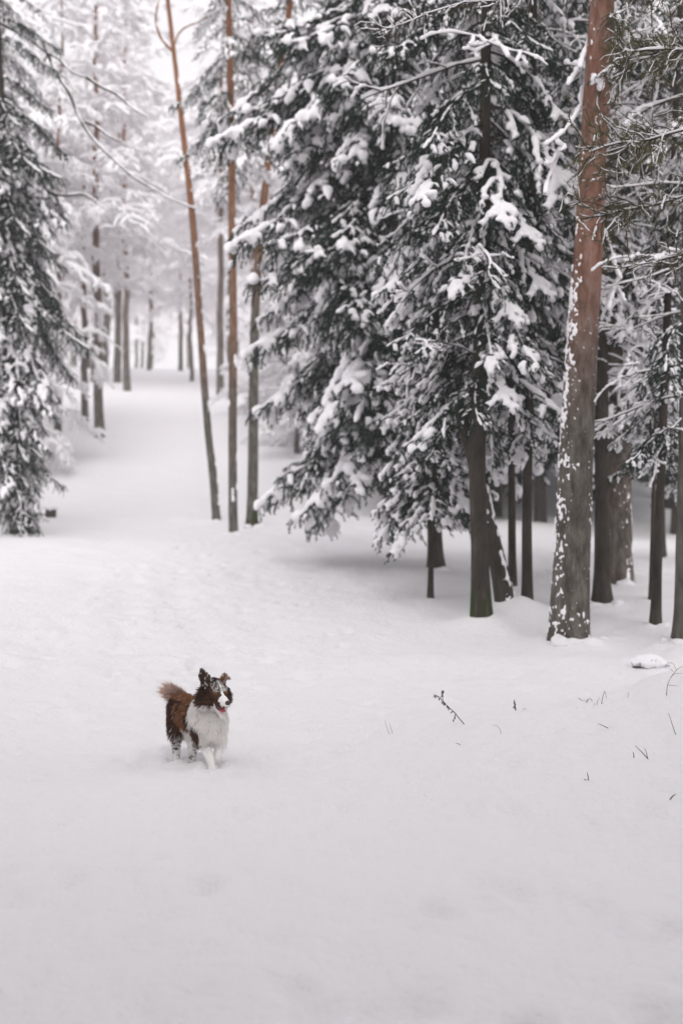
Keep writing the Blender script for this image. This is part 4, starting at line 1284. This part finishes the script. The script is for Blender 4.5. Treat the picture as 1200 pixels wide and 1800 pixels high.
    Cf = np.repeat(np.clip(Cf, .005, .94)[:, None], 5, 1)
    tipc = rgn == 'tail'
    Cf[tipc, 4] = Cf[tipc, 4] * .5 + .34; Cf[tipc, 2:4] = Cf[tipc, 2:4] * .75 + .08
    dk = (Cf[:, 4].mean(1) < .08)
    Cf[dk, 4] = Cf[dk, 4] * .7 + TAN * .22
    ca = fm.color_attributes.new('coat', 'FLOAT_COLOR', 'POINT')
    ca.data.foreach_set('color', np.concatenate([Cf, np.ones((N, 5, 1))], 2).astype(np.float32).ravel())
    tag(link('fur', fm, root), kind='stuff')
    # face pieces
    def lump(name, c, size, col, rough=.4, rot=True, sub=2):
        import bmesh
        bm = bmesh.new(); bmesh.ops.create_icosphere(bm, subdivisions=sub, radius=1)
        me = bpy.data.meshes.new(name)
        for v in bm.verts:
            w = v.co; p = f * (w.x * size[0]) + s * (w.y * size[1]) + u * (w.z * size[2])
            v.co = p
        for fc_ in bm.faces: fc_.smooth = True
        bm.to_mesh(me); bm.free()
        me.materials.append(mat(name, col, rough, .5)[0])
        return link(name, me, root, c)
    lump('nose', hp(.163, 0, -.022), (.015, .020, .0155), (.045, .022, .022), .35)
    for b in (-1, 1):
        e = lump('eye', hp(.058, b * .036, .016), (.0125, .0125, .011), (.22, .10, .03), .15)
        lump('pupil', hp(.066, b * .038, .016), (.0045, .005, .005), (.006, .005, .005), .1).parent = e
        e.children[0].location = f * .0095 + s * (b * .003)
    lump('mouth_lining', hp(.062, 0, -.066), (.044, .028, .036), (.16, .03, .035), .5)
    lump('tongue', hp(.085, .002, -.088), (.042, .021, .010), (.42, .10, .11), .35)
    for b in (-1, 1):
        lump('tooth', hp(.118, b * .016, -.050), (.004, .004, .013), (.8, .76, .68), .3)
        lump('tooth', hp(.092, b * .014, -.106), (.004, .004, .011), (.8, .76, .68), .3)
        lump('lip', hp(.075, b * .025, -.062), (.045, .004, .007), (.05, .02, .02), .4)
    for b in range(4):
        lump('claw', np.array([.074 + b * .010, -.138 + .004 * abs(b - 1.5), .006]), (.008, .003, .004), (.10, .06, .045), .4)
    return g
DOG = build_dog()

# ------------------------------------------------------------------ the snow sheet (after the trees, whose feet lift it a little)
def build_ground():
    def axis(segs):
        out = []
        for a, b, n in segs: out.append(np.linspace(a, b, n, endpoint=False))
        return np.concatenate(out)
    ys = axis([(-80, -10, 14), (-10, 3.5, 45), (3.5, 14, 260), (14, 24, 110), (24, 45, 110), (45, 100, 110), (100, 330, 40)])
    xr = axis([(0, 3.4, 95), (3.4, 12, 60), (12, 40, 45), (40, 200, 26)])
    xs = np.r_[-xr[:0:-1], xr]
    X, Y = np.meshgrid(xs, ys)
    Z = zg(X, Y)
    rng = rg(333)
    # old foot and paw prints softened by new snow
    def dent(x, y, a, b, rot, d):
        m = (np.abs(X - x) < 3 * a) & (np.abs(Y - y) < 3 * a)
        if not m.any(): return
        dx, dy = X[m] - x, Y[m] - y
        c, s = math.cos(rot), math.sin(rot)
        q = ((dx * c + dy * s) / a) ** 2 + ((-dx * s + dy * c) / b) ** 2
        Z[m] += d * (-np.exp(-q * 1.4) + .35 * np.exp(-(np.sqrt(q) - 1.5) ** 2 * 4))
    for _ in range(420):
        y = 4.5 + 22 * rng.random() ** 1.3
        x = trail_x(y) + rng.normal(.3, 1.0 + 1.0 * (y < 9))
        dent(x, y, rng.uniform(.09, .17), rng.uniform(.06, .1), rng.uniform(1.1, 2.1), rng.uniform(.010, .040))
    for k in range(14):                                     # the dog's own line of prints
        dent(DOG[0] - .11 - k * .035 + .07 * (-1) ** k, DOG[1] + .30 + k * .33, .09, .07, 1.5, .10)
    for dx, dy in ((.083, -.10), (-.175, .24), (-.065, .18), (.10, .05)):
        dent(DOG[0] + dx, DOG[1] + dy, .08, .065, 1.5, .07)
    ny, nx = X.shape
    mb = MB()
    i = (np.arange(ny - 1)[:, None] * nx + np.arange(nx - 1)[None])
    mb.add(np.stack([X, Y, Z], -1).reshape(-1, 3), np.stack([i, i + 1, i + nx + 1, i + nx], -1).reshape(-1, 4))
    o = link('snow_ground', mb.mesh('snow_ground', [M_ground]))
    tag(o, 'white snow field with a soft trodden path climbing into the wood', None, None, 'structure')
build_ground()

# ------------------------------------------------------------------ haze between the trees
def build_haze():
    mb = MB()
    x, y0, y1, z0, z1 = 215, -90, 345, -3, 48
    v = [(-x, y0, z0), (x, y0, z0), (x, y1, z0), (-x, y1, z0), (-x, y0, z1), (x, y0, z1), (x, y1, z1), (-x, y1, z1)]
    mb.add(v, [(3, 2, 1, 0), (4, 5, 6, 7), (0, 1, 5, 4), (1, 2, 6, 5), (2, 3, 7, 6), (3, 0, 4, 7)])
    m = bpy.data.materials.new('haze'); m.use_nodes = True
    n, l = m.node_tree.nodes, m.node_tree.links
    n.remove(n['Principled BSDF'])
    pv = n.new('ShaderNodeVolumePrincipled')
    pv.inputs['Color'].default_value = (.98, .97, .975, 1)
    pv.inputs['Density'].default_value = HAZE
    l.new(pv.outputs[0], n['Material Output'].inputs['Volume'])
    o = link('haze', mb.mesh('haze', [m], False))
    tag(o, 'thin pale winter haze hanging in the wood', None, None, 'stuff')
if HAZE: build_haze()
